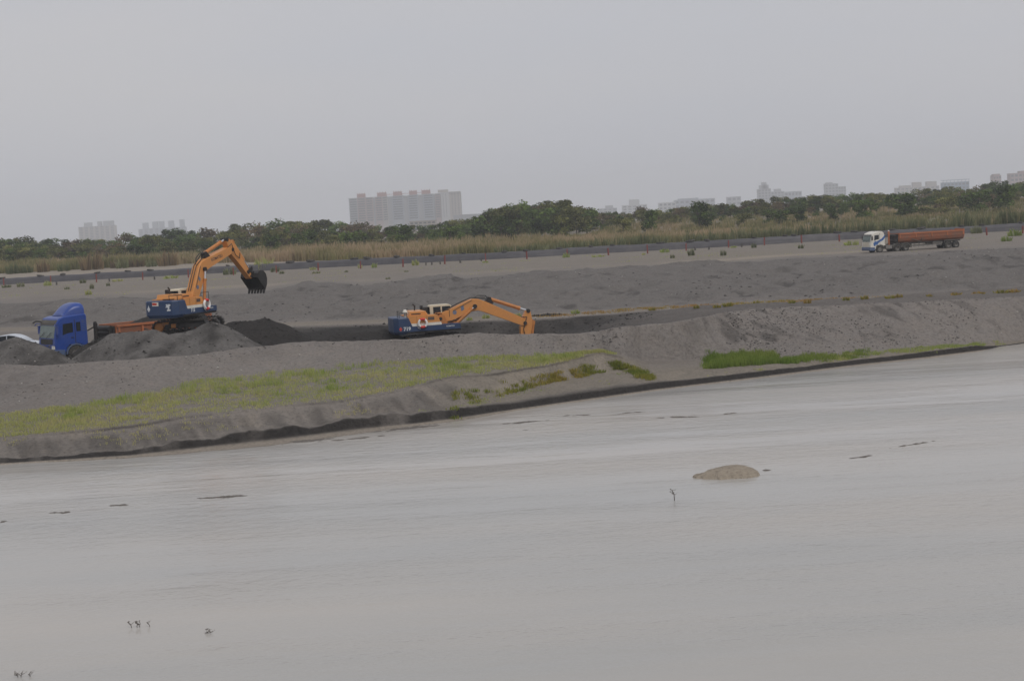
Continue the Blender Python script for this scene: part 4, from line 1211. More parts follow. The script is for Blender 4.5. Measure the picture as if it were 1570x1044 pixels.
for u in list(range(12, 1570, 47)):
    u = u + r_.uniform(-18, 18)
    p = at_z(u, float(np.interp(u, PBu, PBv)), 3.0)
    o = link('tyre', tyre_me); hz = 1 + .10 * float(fbm(np.array([p.x]), np.array([0.0]), 9.0, 3, 121)[0])
    o.location = (p.x, p.y + .3, gz(p.x, p.y) + 1.06 * 1.08 * hz)
    o.rotation_euler = (r_.uniform(-.2, .2), r_.uniform(-.2, .2), 0)
    k = r_.uniform(.8, 1.2); o.scale = (k * r_.choice((1, 1, 1.6)), k, k)
    tag(o, 'old black tyre weighing down the tarp covered bank', 'tyre', 'tyres on the tarp bank')
post_me = G().prism([(-.09, -.3), (.09, -.3), (.085, 1.28), (-.085, 1.28)], -.09, .09).mesh('marker_post', M_POST)
for u in (6, 78, 148, 219, 289, 358, 424, 488, 553, 618, 682, 745, 808, 870, 933, 993, 1052, 1117, 1172, 1229, 1287, 1345, 1402, 1458, 1513, 1568):
    v = float(np.interp(u, [0, 148, 289, 488, 618, 745, 870, 993, 1117, 1229, 1400, 1513, 1570], [438, 433, 426, 415, 409.5, 401, 394, 389, 380, 373, 366, 361, 358]))
    p = on_ground(u, v, 3.0)
    o = link('marker_post', post_me); o.location = p
    o.rotation_euler = (r_.uniform(-.05, .05), r_.uniform(-.05, .05), r_.uniform(0, 1)); o.scale = (1, 1, r_.uniform(.9, 1.12))
    tag(o, 'dull red wooden marker post in front of the tarp bank', 'post', 'red posts along the tarp bank')
stake_me = G().prism([(-.12, -.2), (.12, -.2), (.1, .5), (-.09, .55)], -.1, .1).mesh('stake', M_STAKE)
for u, v in ((87, 437), (168, 432), (237, 429), (653, 407), (662, 406.5), (675, 405.5), (706, 403.5), (738, 400.5), (1066, 384), (1087, 383), (1137, 379), (395, 421), (1325, 369)):
    o = link('stake', stake_me); o.location = on_ground(u, v, 3.0)
    o.rotation_euler = (r_.uniform(-.1, .1), r_.uniform(-.1, .1), r_.uniform(0, 1))
    tag(o, 'short grey stake between the red marker posts', 'stake', 'short stakes on the plain')

# ------------------------------------------------------------------ plants: shared meshes
def leaf_cloud(name, mat, n, seed, w=1.0, h=1.0, leaf=.05, shape='round', lobes=9, base=.12, arrays=False):
    """leaf-sized faces gathered in clumps; unit crown of width w and height h standing on z = 0"""
    r = np.random.default_rng(seed)
    C = []; S = []
    for i in range(lobes):
        a = r.uniform(0, 2 * PI); q = math.sqrt(r.uniform(0, 1))
        if shape == 'umbrella':
            z = r.uniform(.25, .88); rad = .42 * q * (1.1 - .5 * abs(z - .6))
        elif shape == 'tall':
            z = r.uniform(.2, .9); rad = .3 * q * (1.15 - .8 * z)
        else:
            z = r.uniform(base + .1, .82); rad = .36 * q * math.sqrt(max(.05, 1 - (2 * z - .95) ** 2 * .8))
        C.append((math.cos(a) * rad, math.sin(a) * rad, z)); S.append(r.uniform(.10, .2))
    C = np.array(C); S = np.array(S)
    k = r.integers(0, lobes, n)
    d = r.normal(size=(n, 3)); d /= np.linalg.norm(d, axis=1)[:, None]
    rr = S[k] * r.uniform(.35, 1.15, n) ** .6
    P = C[k] + d * rr[:, None] * np.array([1.15, 1.15, .8])
    P[:, 2] = np.clip(P[:, 2], .02, 1.05)
    P *= np.array([w, w, h])
    sz = leaf * r.uniform(.6, 1.5, n)
    ax = r.normal(size=(n, 3)); ax[:, 2] *= .6; ax /= np.linalg.norm(ax, axis=1)[:, None]
    nn = d + .8 * r.normal(size=(n, 3)); nn[:, 2] += .5
    b = np.cross(nn, ax); b /= np.linalg.norm(b, axis=1)[:, None] + 1e-9
    a_ = np.cross(b, nn); a_ /= np.linalg.norm(a_, axis=1)[:, None] + 1e-9
    V = np.stack([P - a_ * sz[:, None] * .9, P + b * sz[:, None] * .5, P + a_ * sz[:, None] * .9, P - b * sz[:, None] * .5], 1).reshape(-1, 3)
    F = np.arange(4 * n).reshape(n, 4)
    lobe_tone = r.uniform(.05, .95, lobes)
    tone = np.clip(lobe_tone[k] * .8 + .1 + r.normal(0, .2, n), 0, 1)
    return np_mesh(name, V, F, mat, {'tone': np.repeat(tone, 4)})
def limb_mesh(seed, shape):
    r = random.Random(seed)
    g = G()
    top = Vector((r.uniform(-.04, .04), r.uniform(-.04, .04), .55))
    g.cyl((0, 0, -.03), tuple(top * .5), .022, .017, 7).cyl(tuple(top * .5), tuple(top), .017, .010, 7)
    for i in range(6):
        z = r.uniform(.18, .5); a = r.uniform(0, 2 * PI); L = r.uniform(.16, .32)
        b0 = top * (z / .55)
        b1 = b0 + Vector((math.cos(a) * L, math.sin(a) * L, r.uniform(.12, .3)))
        g.cyl(tuple(b0), tuple(b1), .010, .004, 5)
    return g.mesh('trunk', M_BARK)
SPECIES = []
for i, (mt, shape, nm, lb) in enumerate((
        (M_LEAF_DARK, 'round', 'broadleaf_tree', 'dense dark green broadleaf tree'),
        (M_LEAF_DARK, 'umbrella', 'acacia_tree', 'dark green acacia tree with spreading crown'),
        (M_LEAF_OLIVE, 'round', 'scrub_tree', 'olive green scrubby tree'),
        (M_LEAF_OLIVE, 'umbrella', 'thorn_tree', 'olive thorn tree with flat spreading crown'),
        (M_LEAF_DRY, 'umbrella', 'dry_tree', 'half bare brown dry tree'))):
    SPECIES.append((nm, lb, [(leaf_cloud('crown', mt, 1500 if i < 4 else 900, 300 + i * 10 + k, leaf=.042, shape=shape, lobes=18), limb_mesh(400 + i * 10 + k, shape)) for k in range(3)]))
def tree(sp, p, h, wd, r, where):
    nm, lb, ms = SPECIES[sp]
    lb = lb + ', ' + where
    cr, tr = ms[r.randrange(3)]
    e = empty(nm, p, r.uniform(0, 6.28), lb, 'tree', 'trees of the wood')
    e.scale = (wd, wd, h)
    link('trunk', tr, e); link('crown', cr, e)
TOPU = [-60, 0, 60, 110, 140, 200, 230, 270, 300, 330, 360, 430, 480, 540, 600, 640, 680, 720, 745, 790, 860, 900, 912, 930, 960, 985, 1010, 1040, 1090, 1150, 1200, 1250, 1320, 1400, 1440, 1500, 1570, 1640]
TOPV = [356, 357, 362, 365, 363, 358, 354, 351, 347, 352, 345, 334, 337, 338, 343, 347, 335, 335, 318, 308, 306, 315, 326, 322, 326, 315, 319, 313, 309, 306, 301, 297, 291, 292, 287, 280, 274, 270]
rt = random.Random(21)
def place(u):
    for lim, s in ((110, 'in the low wood beside the beige block'), (330, 'below the pale far apartment blocks'), (530, 'behind the raised excavator arm'), (735, 'in front of the pink apartment block'), (915, 'in the tall dark grove beside the grey shed'), (1150, 'in front of the white and blue halls'), (1330, 'below the stepped grey tower'), (9999, 'behind the white cab lorry and trailer')):
        if u < lim:
            return s
def plant_row(u0, u1, step, Ya, Yb, dv, weights, wk):
    u = u0
    while u < u1:
        uu = u + rt.uniform(-.4, .4) * step
        Y = rt.uniform(Ya, Yb)
        v = float(np.interp(uu, TOPU, TOPV)) + rt.uniform(*dv)
        t = at_y(uu, v, Y)
        g = gz(t.x, Y)
        h = max(2.2, (t.z - g) / .97)
        sp = rt.choices(range(5), weights)[0]
        tree(sp, (t.x, Y, g), h, min(h * 1.1, wk) * rt.uniform(.85, 1.2), rt, place(uu))
        u += step
plant_row(-50, 1640, 17, 430, 520, (-1, 5), (3, 3, 2, 2, 2), 9.5)
plant_row(-40, 920, 22, 385, 430, (6, 13), (4, 2, 3, 2, 1), 8.5)
plant_row(920, 1640, 15, 405, 440, (3, 13), (3, 2, 3, 2, 2), 8.5)
plant_row(926, 1640, 22, 385, 405, (10, 20), (4, 2, 4, 2, 1), 7.5)
plant_row(736, 912, 15, 360, 385, (0, 8), (5, 2, 2, 1, 0), 9)
plant_row(330, 740, 24, 350, 380, (14, 22), (5, 2, 3, 1, 1), 7)
plant_row(-40, 330, 25, 360, 385, (14, 20), (5, 2, 2, 2, 2), 7)
plant_row(930, 1640, 37, 350, 395, (16, 30), (4, 2, 3, 2, 1), 7)
# dense undergrowth between the trunks
UNDER = [leaf_cloud('foliage', mt, 700, 520 + i, leaf=.055, lobes=10, base=.0) for i, mt in enumerate((M_LEAF_DARK, M_LEAF_OLIVE, M_LEAF_DRY))]
for u in range(-50, 1640, 13):
    Y = rt.uniform(425, 470); q = at_y(u + rt.uniform(-5, 5), 350, Y); g = gz(q.x, Y)
    o = link('undergrowth_bush', rt.choice(UNDER)); o.location = (q.x, Y, g - .3); o.rotation_euler = (0, 0, rt.uniform(0, 6))
    w_ = rt.uniform(5, 8); o.scale = (w_, w_, rt.uniform(3.2, 5.2))
    tag(o, 'dense undergrowth bush, ' + place(u), 'bush', 'undergrowth of the wood')
# lower bushes of the right hand slope
BUSH = [leaf_cloud('foliage', mt, 1100, 500 + i, leaf=.045, lobes=12, base=.0) for i, mt in enumerate((M_LEAF_DARK, M_LEAF_DARK, M_LEAF_OLIVE, M_LEAF_OLIVE))]
for u, v, wpx, hpx, k in ((1072, 336, 46, 30, 0), (1140, 341, 30, 17, 2), (1190, 337, 50, 22, 1), (1222, 335, 30, 18, 0), (1275, 331, 26, 14, 0), (1328, 322, 42, 26, 1), (1380, 324, 54, 30, 0), (1452, 322, 40, 26, 2), (1420, 331, 34, 18, 3), (1500, 318, 50, 34, 1), (1545, 314, 56, 34, 0), (1000, 343, 40, 24, 0), (955, 345, 34, 16, 2), (610, 364, 50, 22, 0), (690, 358, 44, 22, 1), (540, 368, 50, 22, 1), (770, 358, 50, 30, 0), (860, 352, 40, 30, 2), (470, 372, 40, 22, 0), (415, 374, 30, 22, 1)):
    Y = 335.0 if u > 900 else 338.0
    p = at_y(u, v, Y); g = gz(p.x, Y)
    s = Y / FPX
    e = empty('bush', (p.x, Y, g - .1), rt.uniform(0, 6), ('dark rounded bush, ' if k < 2 else 'olive rounded bush, ') + place(u), 'bush', 'bushes before the wood')
    topz = at_y(u, v - hpx, Y).z
    e.scale = (wpx * s * 1.1, wpx * s, max(1.5, (topz - g) * 1.05))
    link('foliage', BUSH[k], e)
    link('stem', SPECIES[0][2][0][1], e)

def blades(P, H, Wd, lean, seed, tone, seg=1):
    """P base points, H heights: one bent blade each"""
    r = np.random.default_rng(seed); n = len(P)
    a = r.uniform(0, 2 * PI, n); d = np.stack([np.cos(a), np.sin(a), 0 * a], 1)
    b = r.uniform(0, 2 * PI, n); q = np.stack([np.cos(b), np.sin(b), 0 * b], 1)
    L = lean * r.uniform(.2, 1.0, n) * H
    mid = P + d * (L * .35)[:, None] + np.array([0, 0, 1]) * (H * .62)[:, None]
    tip = P + d * L[:, None] + np.array([0, 0, 1]) * H[:, None]
    V = np.stack([P - q * (Wd * .5)[:, None], P + q * (Wd * .5)[:, None], mid + q * (Wd * .42)[:, None], tip, mid - q * (Wd * .42)[:, None]], 1).reshape(-1, 3)
    o = np.arange(n)[:, None] * 5
    F = np.concatenate([o + np.array([[0, 1, 2]]), o + np.array([[0, 2, 4]]), o + np.array([[4, 2, 3]])])
    return V, F, np.repeat(tone, 5)
def clump_mesh(name, mat, n, seed, wd=.02, plume=False):
    r = np.random.default_rng(seed)
    q = np.sqrt(r.uniform(0, 1, n)) * .40; a = r.uniform(0, 2 * PI, n)
    P = np.stack([np.cos(a) * q, np.sin(a) * q, 0 * q], 1)
    H = r.uniform(.55, 1.0, n) * (1 - .62 * (q / .40) ** 2 * r.uniform(.4, 1, n))
    d = P / (np.linalg.norm(P, axis=1)[:, None] + 1e-6)
    tone = np.clip(r.normal(.5, .2, n), 0, 1)
    V, F, T = blades(P, H, np.full(n, wd), .25, seed, tone)
    V = V.reshape(n, 5, 3)
    sp = (q / .40)[:, None] * .16 * H[:, None]
    V[:, 2:, :] += d[:, None, :] * sp[:, None, :] * np.array([.5, 1.0, .5])[None, :, None]
    T = np.clip(T.reshape(n, 5) + np.array([0, 0, 0, .3, 0])[None, :] * .9, 0, 1)
    return np_mesh(name, V.reshape(-1, 3), F, mat, {'tone': T.ravel()})
TUFT_G = [clump_mesh('tuft', M_CLUMP, 150, 600 + i, .03) for i in range(3)]
TUFT_B = [clump_mesh('tuft', M_CLUMP_BROWN, 150, 610 + i, .03) for i in range(2)]
TUFT_Y = [clump_mesh('tuft', M_GRASS_NEAR, 110, 620 + i, .035) for i in range(2)]
TUFT_F = [clump_mesh('tuft', M_GRASS_BRIGHT, 110, 625 + i, .035) for i in range(2)]
TUFT_R = [clump_mesh('tuft', M_GRASS_RUST, 110, 630 + i, .04) for i in range(2)]
def tuft(me, p, wd, h, name, label, cat, group):
    o = link(name, me); o.location = p; o.rotation_euler = (0, 0, rt.uniform(0, 6.28)); o.scale = (wd, wd, h)
    tag(o, label, cat, group)
# belt of tall silvergrass clumps behind the tarp bank
def clumps(spec):
    for u, v, wpx, hpx, br in spec:
        Yc = float(np.interp(u, [-60, 300, 520, 640, 900, 1640], [308, 302, 276, 268, 263, 263])) - rt.uniform(0, 3)
        q_ = at_y(u, v, Yc); p = Vector((q_.x, Yc, gz(q_.x, Yc) - .05)); s = Yc / FPX; hpx = max(hpx * (1.5 if u > 760 else 1.25), (at_y(u, v - hpx, Yc).z - p.z) / s * 1.1); wpx *= 1.25
        if br:
            tuft(rt.choice(TUFT_B), p, wpx * s * 1.15, hpx * s * 1.05, 'silvergrass_clump', 'brown dry silvergrass clump, ' + place(u), 'grass clump', 'brown silvergrass clumps')
        else:
            tuft(rt.choice(TUFT_G), p, wpx * s * 1.15, hpx * s * 1.05, 'silvergrass_clump', 'grey green silvergrass clump, ' + place(u), 'grass clump', 'green silvergrass clumps')
sp_ = [(141, 411, 30, 26, 1), (258, 404, 26, 22, 1), (66, 413, 16, 18, 1), (20, 416, 18, 16, 0), (30, 416, 14, 12, 0), (98, 412, 16, 12, 0), (188, 408, 16, 14, 0), (200, 407, 12, 12, 1), (214, 406, 12, 12, 1), (176, 409, 12, 12, 1), (232, 406, 14, 10, 0), (42, 415, 14, 12, 0)]
for u, hh in ((920, 13), (945, 16), (966, 14), (985, 17), (1010, 12), (1060, 15), (1085, 14), (1105, 15), (1128, 16), (1150, 17), (1168, 15), (1186, 16), (1204, 17), (1222, 15), (1240, 18), (1258, 17), (1276, 17), (1295, 19), (1312, 17), (1330, 18), (1348, 17), (1366, 19), (1390, 22), (1408, 20), (1432, 16), (1452, 16), (1476, 22), (1496, 25), (1520, 20), (1545, 26), (1562, 22)):
    sp_.append((u, float(np.interp(u, PBu, PBv)) - 12.5 - rt.uniform(0, 3), rt.uniform(18, 26), hh, 0))
for u in range(770, 920, 19):
    sp_.append((u, float(np.interp(u, PBu, PBv)) - 12.5, rt.uniform(16, 24), rt.uniform(10, 16), 0))
clumps(sp_)
# the continuous tall grass: nobody could count it
def tall_grass():
    r = np.random.default_rng(5)
    n = 6500
    us = r.uniform(-60, 1640, n)
    Y0 = np.interp(us, [-60, 300, 520, 640, 900, 1640], [312, 306, 280, 272, 268, 268])
    Y = Y0 + (r.uniform(0, 1, n) ** 1.5) * np.interp(us, [0, 600, 900, 960, 1640], [60, 75, 95, 150, 150])
    X = (us - 785) / FPX * Y * 1.01
    hm = fbm(X, Y, 14.0, 3, 130)
    H0 = (1.9 + .9 * hm) * np.interp(us, [0, 350, 520, 780, 900, 1640], [1.15, 1.0, 1.25, 1.15, .8, .55]) * r.uniform(.7, 1.2, n)
    zg, _ = ground_z(X, Y)
    k = 13
    P = np.repeat(np.stack([X, Y, zg - .05], 1), k, 0) + r.normal(0, .42, (n * k, 3)) * np.array([1, 1, 0])
    H = np.repeat(H0, k) * r.uniform(.6, 1.1, n * k)
    base = np.clip(.42 + .9 * fbm(X, Y, 12.0, 3, 131), 0, 1)
    base = np.clip(base * np.interp(us, [0, 300, 520, 700, 900, 1640], [1.15, 1.1, 1.0, .95, .9, .85]) , 0, 1)
    V, F, T = blades(P, H, np.full(n * k, .16), .3, 6, np.repeat(base, k))
    T = np.clip(T.reshape(-1, 5) + np.array([0, 0, 0, .3, 0])[None, :] + r.normal(0, .12, (n * k, 1)), 0, 1)
    o = link('tall_grass', np_mesh('tall_grass', V, F, M_GRASS_STRAW, {'tone': T.ravel()}))
    tag(o, 'tall straw coloured grass growing between tarp bank and wood', 'grass', kind='stuff')
tall_grass()
# single plants on the plain
for u, v, wp, hp_, k in ((10, 441, 14, 6, 'g'), (32, 440, 11, 9, 'g'), (73, 438, 12, 9, 'y'), (127, 434, 10, 8, 'g'), (141, 443, 7, 10, 'g'), (136, 452, 10, 10, 'y'), (103, 443.5, 8, 5, 'g'), (166, 438.5, 6, 7, 'g'), (180, 431.5, 16, 5, 'y'), (262, 427, 22, 6, 'y'), (404, 415, 30, 24, 'y'), (352, 421, 20, 13, 'g'), (422, 417, 14, 10, 'g'), (432, 420, 8, 6, 'g'),
                         (485, 419.5, 12, 5, 'g'), (531, 417.5, 6, 4, 'g'), (574, 410.5, 9, 9, 'y'), (552, 411, 7, 8, 'y'), (637, 407, 11, 11, 'y'), (595, 428, 8, 4, 'g'), (623, 417, 7, 3, 'g'), (868, 395, 11, 9, 'y'), (959, 386, 11, 7, 'g'), (917, 394, 20, 4, 'y'), (1019, 387, 15, 7, 'y'), (1031, 396, 7, 8, 'g'), (1060, 392, 11, 13, 'g'), (1109, 392, 9, 11, 'g'),
                         (1081, 378, 7, 7, 'g'), (1156, 380, 8, 9, 'g'), (1125, 380, 10, 4, 'y'), (1228, 381, 9, 8, 'g'), (1555, 362, 22, 13, 'f'), (1543, 370, 16, 10, 'f'), (1497, 358, 18, 14, 'g'), (1306, 376, 22, 9, 'y'), (1380, 372, 12, 9, 'y'), (987, 391, 6, 4, 'y'), (744, 403, 9, 4, 'y'), (480, 414, 10, 6, 'y')):
    p = on_ground(u, v, 3.0); s = p.y / FPX
    me, lb = {'g': (TUFT_G[u % 3], 'green weed tuft standing alone on the bare sand plain'), 'y': (TUFT_Y[u % 2], 'yellow green weed tuft on the bare sand plain'), 'f': (TUFT_F[u % 2], 'bright green leafy bush on the sand plain by the rusty trailer')}[k]
    tuft(me, p - Vector((0, 0, .03)), wp * s * 1.2, hp_ * s * 1.15, 'weed_tuft', lb, 'weed', {'g': 'green weeds on the plain', 'y': 'yellow weeds on the plain', 'f': 'bright bushes on the plain'}[k])
# weeds along the pale track at the foot of the sand slope
for u, v, wp, hp_ in ((606, 497, 12, 7), (745, 488, 12, 8), (720, 491, 9, 6), (794, 486, 11, 8), (882, 481, 14, 8), (1000, 476, 12, 6), (1068, 473, 10, 7), (1099, 472, 14, 6), (1116, 470, 17, 8), (1160, 467, 11, 8), (1214, 465, 12, 6), (1238, 465, 12, 8), (1297, 461, 12, 7), (1326, 460, 13, 8), (1365, 458, 18, 6), (1378, 457, 12, 7), (1425, 455, 10, 5), (1466, 453, 18, 6), (1500, 452, 20, 6), (1535, 450, 22, 7), (1555, 449, 18, 7)):
    p = on_ground(u, v, 1.5); s = p.y / FPX
    if u < 900:
        tuft(TUFT_Y[u % 2], p, wp * s * 1.2, hp_ * s * 1.1, 'weed_tuft', 'yellow green weed by the pale track near the digging excavator', 'weed', 'weeds near the digger')
    else:
        tuft(TUFT_R[u % 2], p, wp * s * 1.2, hp_ * s * 1.1, 'weed_tuft', 'rusty yellow weed on the pale track below the sand slope', 'weed', 'rusty weeds along the track')

# grass on the bank terrace and the low bench
def between(a, b, us, f):
    """ground points a share f of the way from feature line a to feature line b, along picture columns us"""
    t = (us - 785) / FPX * 1.0
    # columns lean with the camera roll; look the line up once and correct
    R_ = feature_rows(t)
    for _ in range(3):
        Y = R_[IDX[a]][0] * (1 - f) + R_[IDX[b]][0] * f; z = R_[IDX[a]][1] * (1 - f) + R_[IDX[b]][1] * f
        t = t + (us - u_of(t, Y, z)) / FPX
        R_ = feature_rows(t)
    Y = R_[IDX[a]][0] * (1 - f) + R_[IDX[b]][0] * f
    return t * Y, Y
def bank_grass():
    r = np.random.default_rng(9)
    parts = []
    def sow(n, a, b, us, f, H, keep, mt, per=12, spread=.10, tone=.5, wd=.022, lean=.5):
        X, Y = between(a, b, us, f)
        m_ = keep(X, Y, us, f)
        X, Y, us = X[m_], Y[m_], us[m_]; hh = (H(X, Y, us) if callable(H) else np.full(len(X), H))
        z, _ = ground_z(X, Y)
        P = np.repeat(np.stack([X, Y, z - .02], 1), per, 0) + r.normal(0, spread, (len(X) * per, 3)) * np.array([1, 1, 0])
        HH = np.repeat(hh, per) * r.uniform(.45, 1.15, len(P))
        tb = np.clip(tone + .5 * fbm(X, Y, 2.6, 3, 140), 0, 1)
        V, F, T = blades(P, HH, np.full(len(P), wd), lean, 10, np.repeat(tb, per))
        T = np.clip(T + np.repeat(r.normal(0, .10, len(P)), 5), 0, 1)
        return V, F, T, mt
    out_ = []
    n = 5200
    dens = lambda X, Y, us, f: (fbm(X, Y, 3.0, 3, 141) + .5 * fbm(X, Y, .8, 2, 142) > -.32 + .5 * sstep(.85, 1.0, f) - .1) & (f < np.interp(us, [0, 250, 300, 480, 950], [1, .95, 1.0, .99, 1.0]))
    out_.append(sow(n, 'terrb', 'berm0', r.uniform(-40, 945, n), r.uniform(0.0, 1.0, n), lambda X, Y, us: .15 + .10 * np.clip(fbm(X, Y, 2.0, 3, 143) + .3, 0, 1), dens, 'm', 9, .11, .58))
    n = 700
    tall = lambda X, Y, us, f: fbm(X, Y, 3.4, 3, 144) > .18
    out_.append(sow(n, 'terrb', 'berm0', r.uniform(100, 940, n), r.uniform(.25, 1.02, n), lambda X, Y, us: .30 + .25 * np.clip(fbm(X, Y, 1.5, 2, 145), 0, 1), tall, 'm', 22, .13, .25, .02))
    n = 260
    out_.append(sow(n, 'scarp', 'terr', r.uniform(0, 560, n), r.uniform(0, 1, n), .14, lambda X, Y, us, f: fbm(X, Y, 1.8, 2, 146) > .12, 'm', 8, .12, .8, .02))
    out_.append(sow(300, 'cliff', 'scarp', r.uniform(640, 1540, 300), r.uniform(.2, 1, 300), .12, lambda X, Y, us, f: fbm(X, Y, 1.5, 2, 147) > .1, 'm', 8, .1, .35, .02))
    n = 520
    out_.append(sow(n, 'terr', 'berm0', r.uniform(1270, 1530, n), r.uniform(-.4, .8, n), .16, lambda X, Y, us, f: fbm(X, Y, 1.5, 2, 148) > -.1, 'm', 12, .12, .35, .02))
    V = []; F = []; T = []; o = 0
    for v, f, t, _ in out_:
        V.append(v); F.append(f + o); T.append(t); o += len(v)
    ob = link('bank_grass', np_mesh('bank_grass', np.concatenate(V), np.concatenate(F), M_GRASS_NEAR, {'tone': np.concatenate(T)}))
    tag(ob, 'thin yellow green grass growing on the river terrace', 'grass', kind='stuff')
    # lush patch at the foot of the berm
    n = 900
    v, f, t, _ = sow(n, 'terr', 'berm0', np.concatenate([r.uniform(1080, 1210, 700), r.uniform(1200, 1330, 200)]), r.uniform(-.1, 1.1, n), lambda X, Y, us: np.interp(us, [1080, 1100, 1180, 1210, 1330], [.2, .42, .38, .25, .18]), lambda X, Y, us, f: fbm(X, Y, 1.5, 2, 150) > -.35, 'm', 24, .12, .5, .022)
    ob = link('fresh_grass', np_mesh('fresh_grass', v, f, M_GRASS_BRIGHT, {'tone': t}))
    tag(ob, 'bright fresh green grass patch at the foot of the sand berm', 'grass', kind='stuff')
    n = 420
    us = np.concatenate([r.uniform(840, 1000, 320), r.uniform(690, 840, 100)])
    v, f, t, _ = sow(n, 'scarp', 'terr', us, r.uniform(-.35, .5, n), .22, lambda X, Y, us, f: fbm(X, Y, 1.2, 2, 151) > -.2, 'm', 22, .13, .4, .03, .8)
    ob = link('low_weeds', np_mesh('low_weeds', v, f, M_GRASS_RUST, {'tone': t}))
    tag(ob, 'low yellow and rusty weeds on the brown bench below the scarp', 'weeds', kind='stuff')
    n = 900
    us = r.uniform(820, 1570, n)
    v, f, t, _ = sow(n, 'strip', 'ridge0', us, r.uniform(.1, .9, n), .13, lambda X, Y, us, f: fbm(X, Y, 3, 2, 152) > -.1, 'm', 9, .16, .75, .04, .8)
    ob = link('track_weeds', np_mesh('track_weeds', v, f, M_GRASS_RUST, {'tone': t}))
    tag(ob, 'thin rusty weeds along the pale track', 'weeds', kind='stuff')
    n = 500
    us = r.uniform(0, 1570, n)
    v, f, t, _ = sow(n, 'plain', 'beyond', us, r.uniform(.12, .8, n), .16, lambda X, Y, us, f: fbm(X, Y, 8, 3, 153) > .05, 'm', 8, .5, .6, .06, .8)
    ob = link('plain_weeds', np_mesh('plain_weeds', v, f, M_GRASS_NEAR, {'tone': t}))
    tag(ob, 'sparse low yellow weeds spread over the sand plain', 'weeds', kind='stuff')
bank_grass()

# ------------------------------------------------------------------ clods, stones
def rocks(name, pts, sizes, mat, label, cat, squash=.7, seed=1):
    r = np.random.default_rng(seed); n = len(pts)
    base = np.array([(1, 0, 0), (-1, 0, 0), (0, 1, 0), (0, -1, 0), (0, 0, 1), (0, 0, -1)], float)
    F0 = np.array([(0, 2, 4), (2, 1, 4), (1, 3, 4), (3, 0, 4), (2, 0, 5), (1, 2, 5), (3, 1, 5), (0, 3, 5)])
    a = r.uniform(0, 2 * PI, n); ca, sa = np.cos(a), np.sin(a)
    B = base[None] * r.uniform(.6, 1.35, (n, 6, 1)) * np.array([1, 1, squash])
    X = B[:, :, 0] * ca[:, None] - B[:, :, 1] * sa[:, None]; Y = B[:, :, 0] * sa[:, None] + B[:, :, 1] * ca[:, None]
    V = np.stack([X, Y, B[:, :, 2]], -1) * sizes[:, None, None] + pts[:, None, :]
    F = (np.arange(n)[:, None, None] * 6 + F0[None]).reshape(-1, 3)
    o = link(name, np_mesh(name, V.reshape(-1, 3), F, mat, {'moist': np.repeat(r.uniform(.2, .95, n), 6)}))
    tag(o, label, cat, kind='stuff')
def scatter():
    r = np.random.default_rng(15)
    def pick(a, b, u0, u1, n, f0=0, f1=1, mask=None):
        us = r.uniform(u0, u1, n); f = r.uniform(f0, f1, n)
        X, Y = between(a, b, us, f)
        if mask is not None:
            k = mask(X, Y); X, Y = X[k], Y[k]
        z, _ = ground_z(X, Y)
        return np.stack([X, Y, z], 1)
    P = np.concatenate([pick('berm0', 'crest', 1060, 1500, 9000, .02, 1.0, lambda X, Y: fbm(X * .9 + Y * .5, Y * .35, 1.5, 3, 160) + .3 * fbm(X, Y, 6, 2, 165) > r.uniform(-.25, .9, len(X))),
                        pick('berm0', 'crest', 560, 1000, 1300, .3, 1.0, lambda X, Y: fbm(X, Y, 2.5, 3, 161) > r.uniform(-.2, .7, len(X))),
                        pick('berm0', 'crest', 0, 560, 500, .1, 1.0, lambda X, Y: fbm(X, Y, 3, 3, 162) > .15),
                        pick('crest', 'back', 960, 1570, 500)])
    rocks('sand_clods', P, .014 + .065 * r.uniform(0, 1, len(P)) ** 2.5, M_GREYPILE, 'dark damp sand clods strewn over the berm face', 'sand clods', .6, 2)
    P = np.concatenate([pick('ridge0', 'ridge1', 0, 1570, 1500, 0, 1, lambda X, Y: fbm(X, Y, 5, 3, 163) > .08), pick('ridge1', 'ridge2', 0, 1570, 2200, 0, 1, lambda X, Y: fbm(X, Y, 5, 3, 163) > .1)])
    rocks('slope_clods', P, .04 + .16 * r.uniform(0, 1, len(P)) ** 3, M_GREYPILE, 'dark clods on the long sand slope behind the pit', 'sand clods', .5, 3)
    P = np.concatenate([pick('ridge0', 'ridge2', 0, 1570, 260), pick('berm0', 'crest', 0, 1570, 60), pick('strip', 'ridge0', 780, 1570, 120)])
    rocks('pale_stones', P, .03 + .07 * r.uniform(0, 1, len(P)) ** 2, M_WHITEST, 'scattered small pale stones on the sand slopes', 'stones', .6, 4)
def pit_lumps():
    r = np.random.default_rng(45)
    us = r.uniform(440, 1000, 3200); f = r.uniform(0, 1, 3200)
    X, Y = between('pit0', 'strip', us, f); k = fbm(X, Y, 3, 3, 166) > r.uniform(-.5, .6, len(X)); X, Y = X[k], Y[k]
    P = np.stack([X, Y, ground_z(X, Y)[0]], 1)
    hs = [o for o in bpy.data.objects if o.name.startswith('sand_heap') and o.data and o.data.materials[0] == M_DARKPILE]
    P = [P]
    for o in hs:
        n = len(o.data.vertices); co = np.empty(n * 3, np.float32); o.data.vertices.foreach_get('co', co)
        co = co.reshape(-1, 3) + np.array(o.location); k = r.choice(n, min(n, 500), replace=False); P.append(co[k])
    P = np.concatenate(P)
    rocks('sand_clods', P, .03 + .13 * r.uniform(0, 1, len(P)) ** 3, M_DARKPILE, 'lumps of black moist sand in the pit and on the black heaps', 'sand clods', .7, 12)
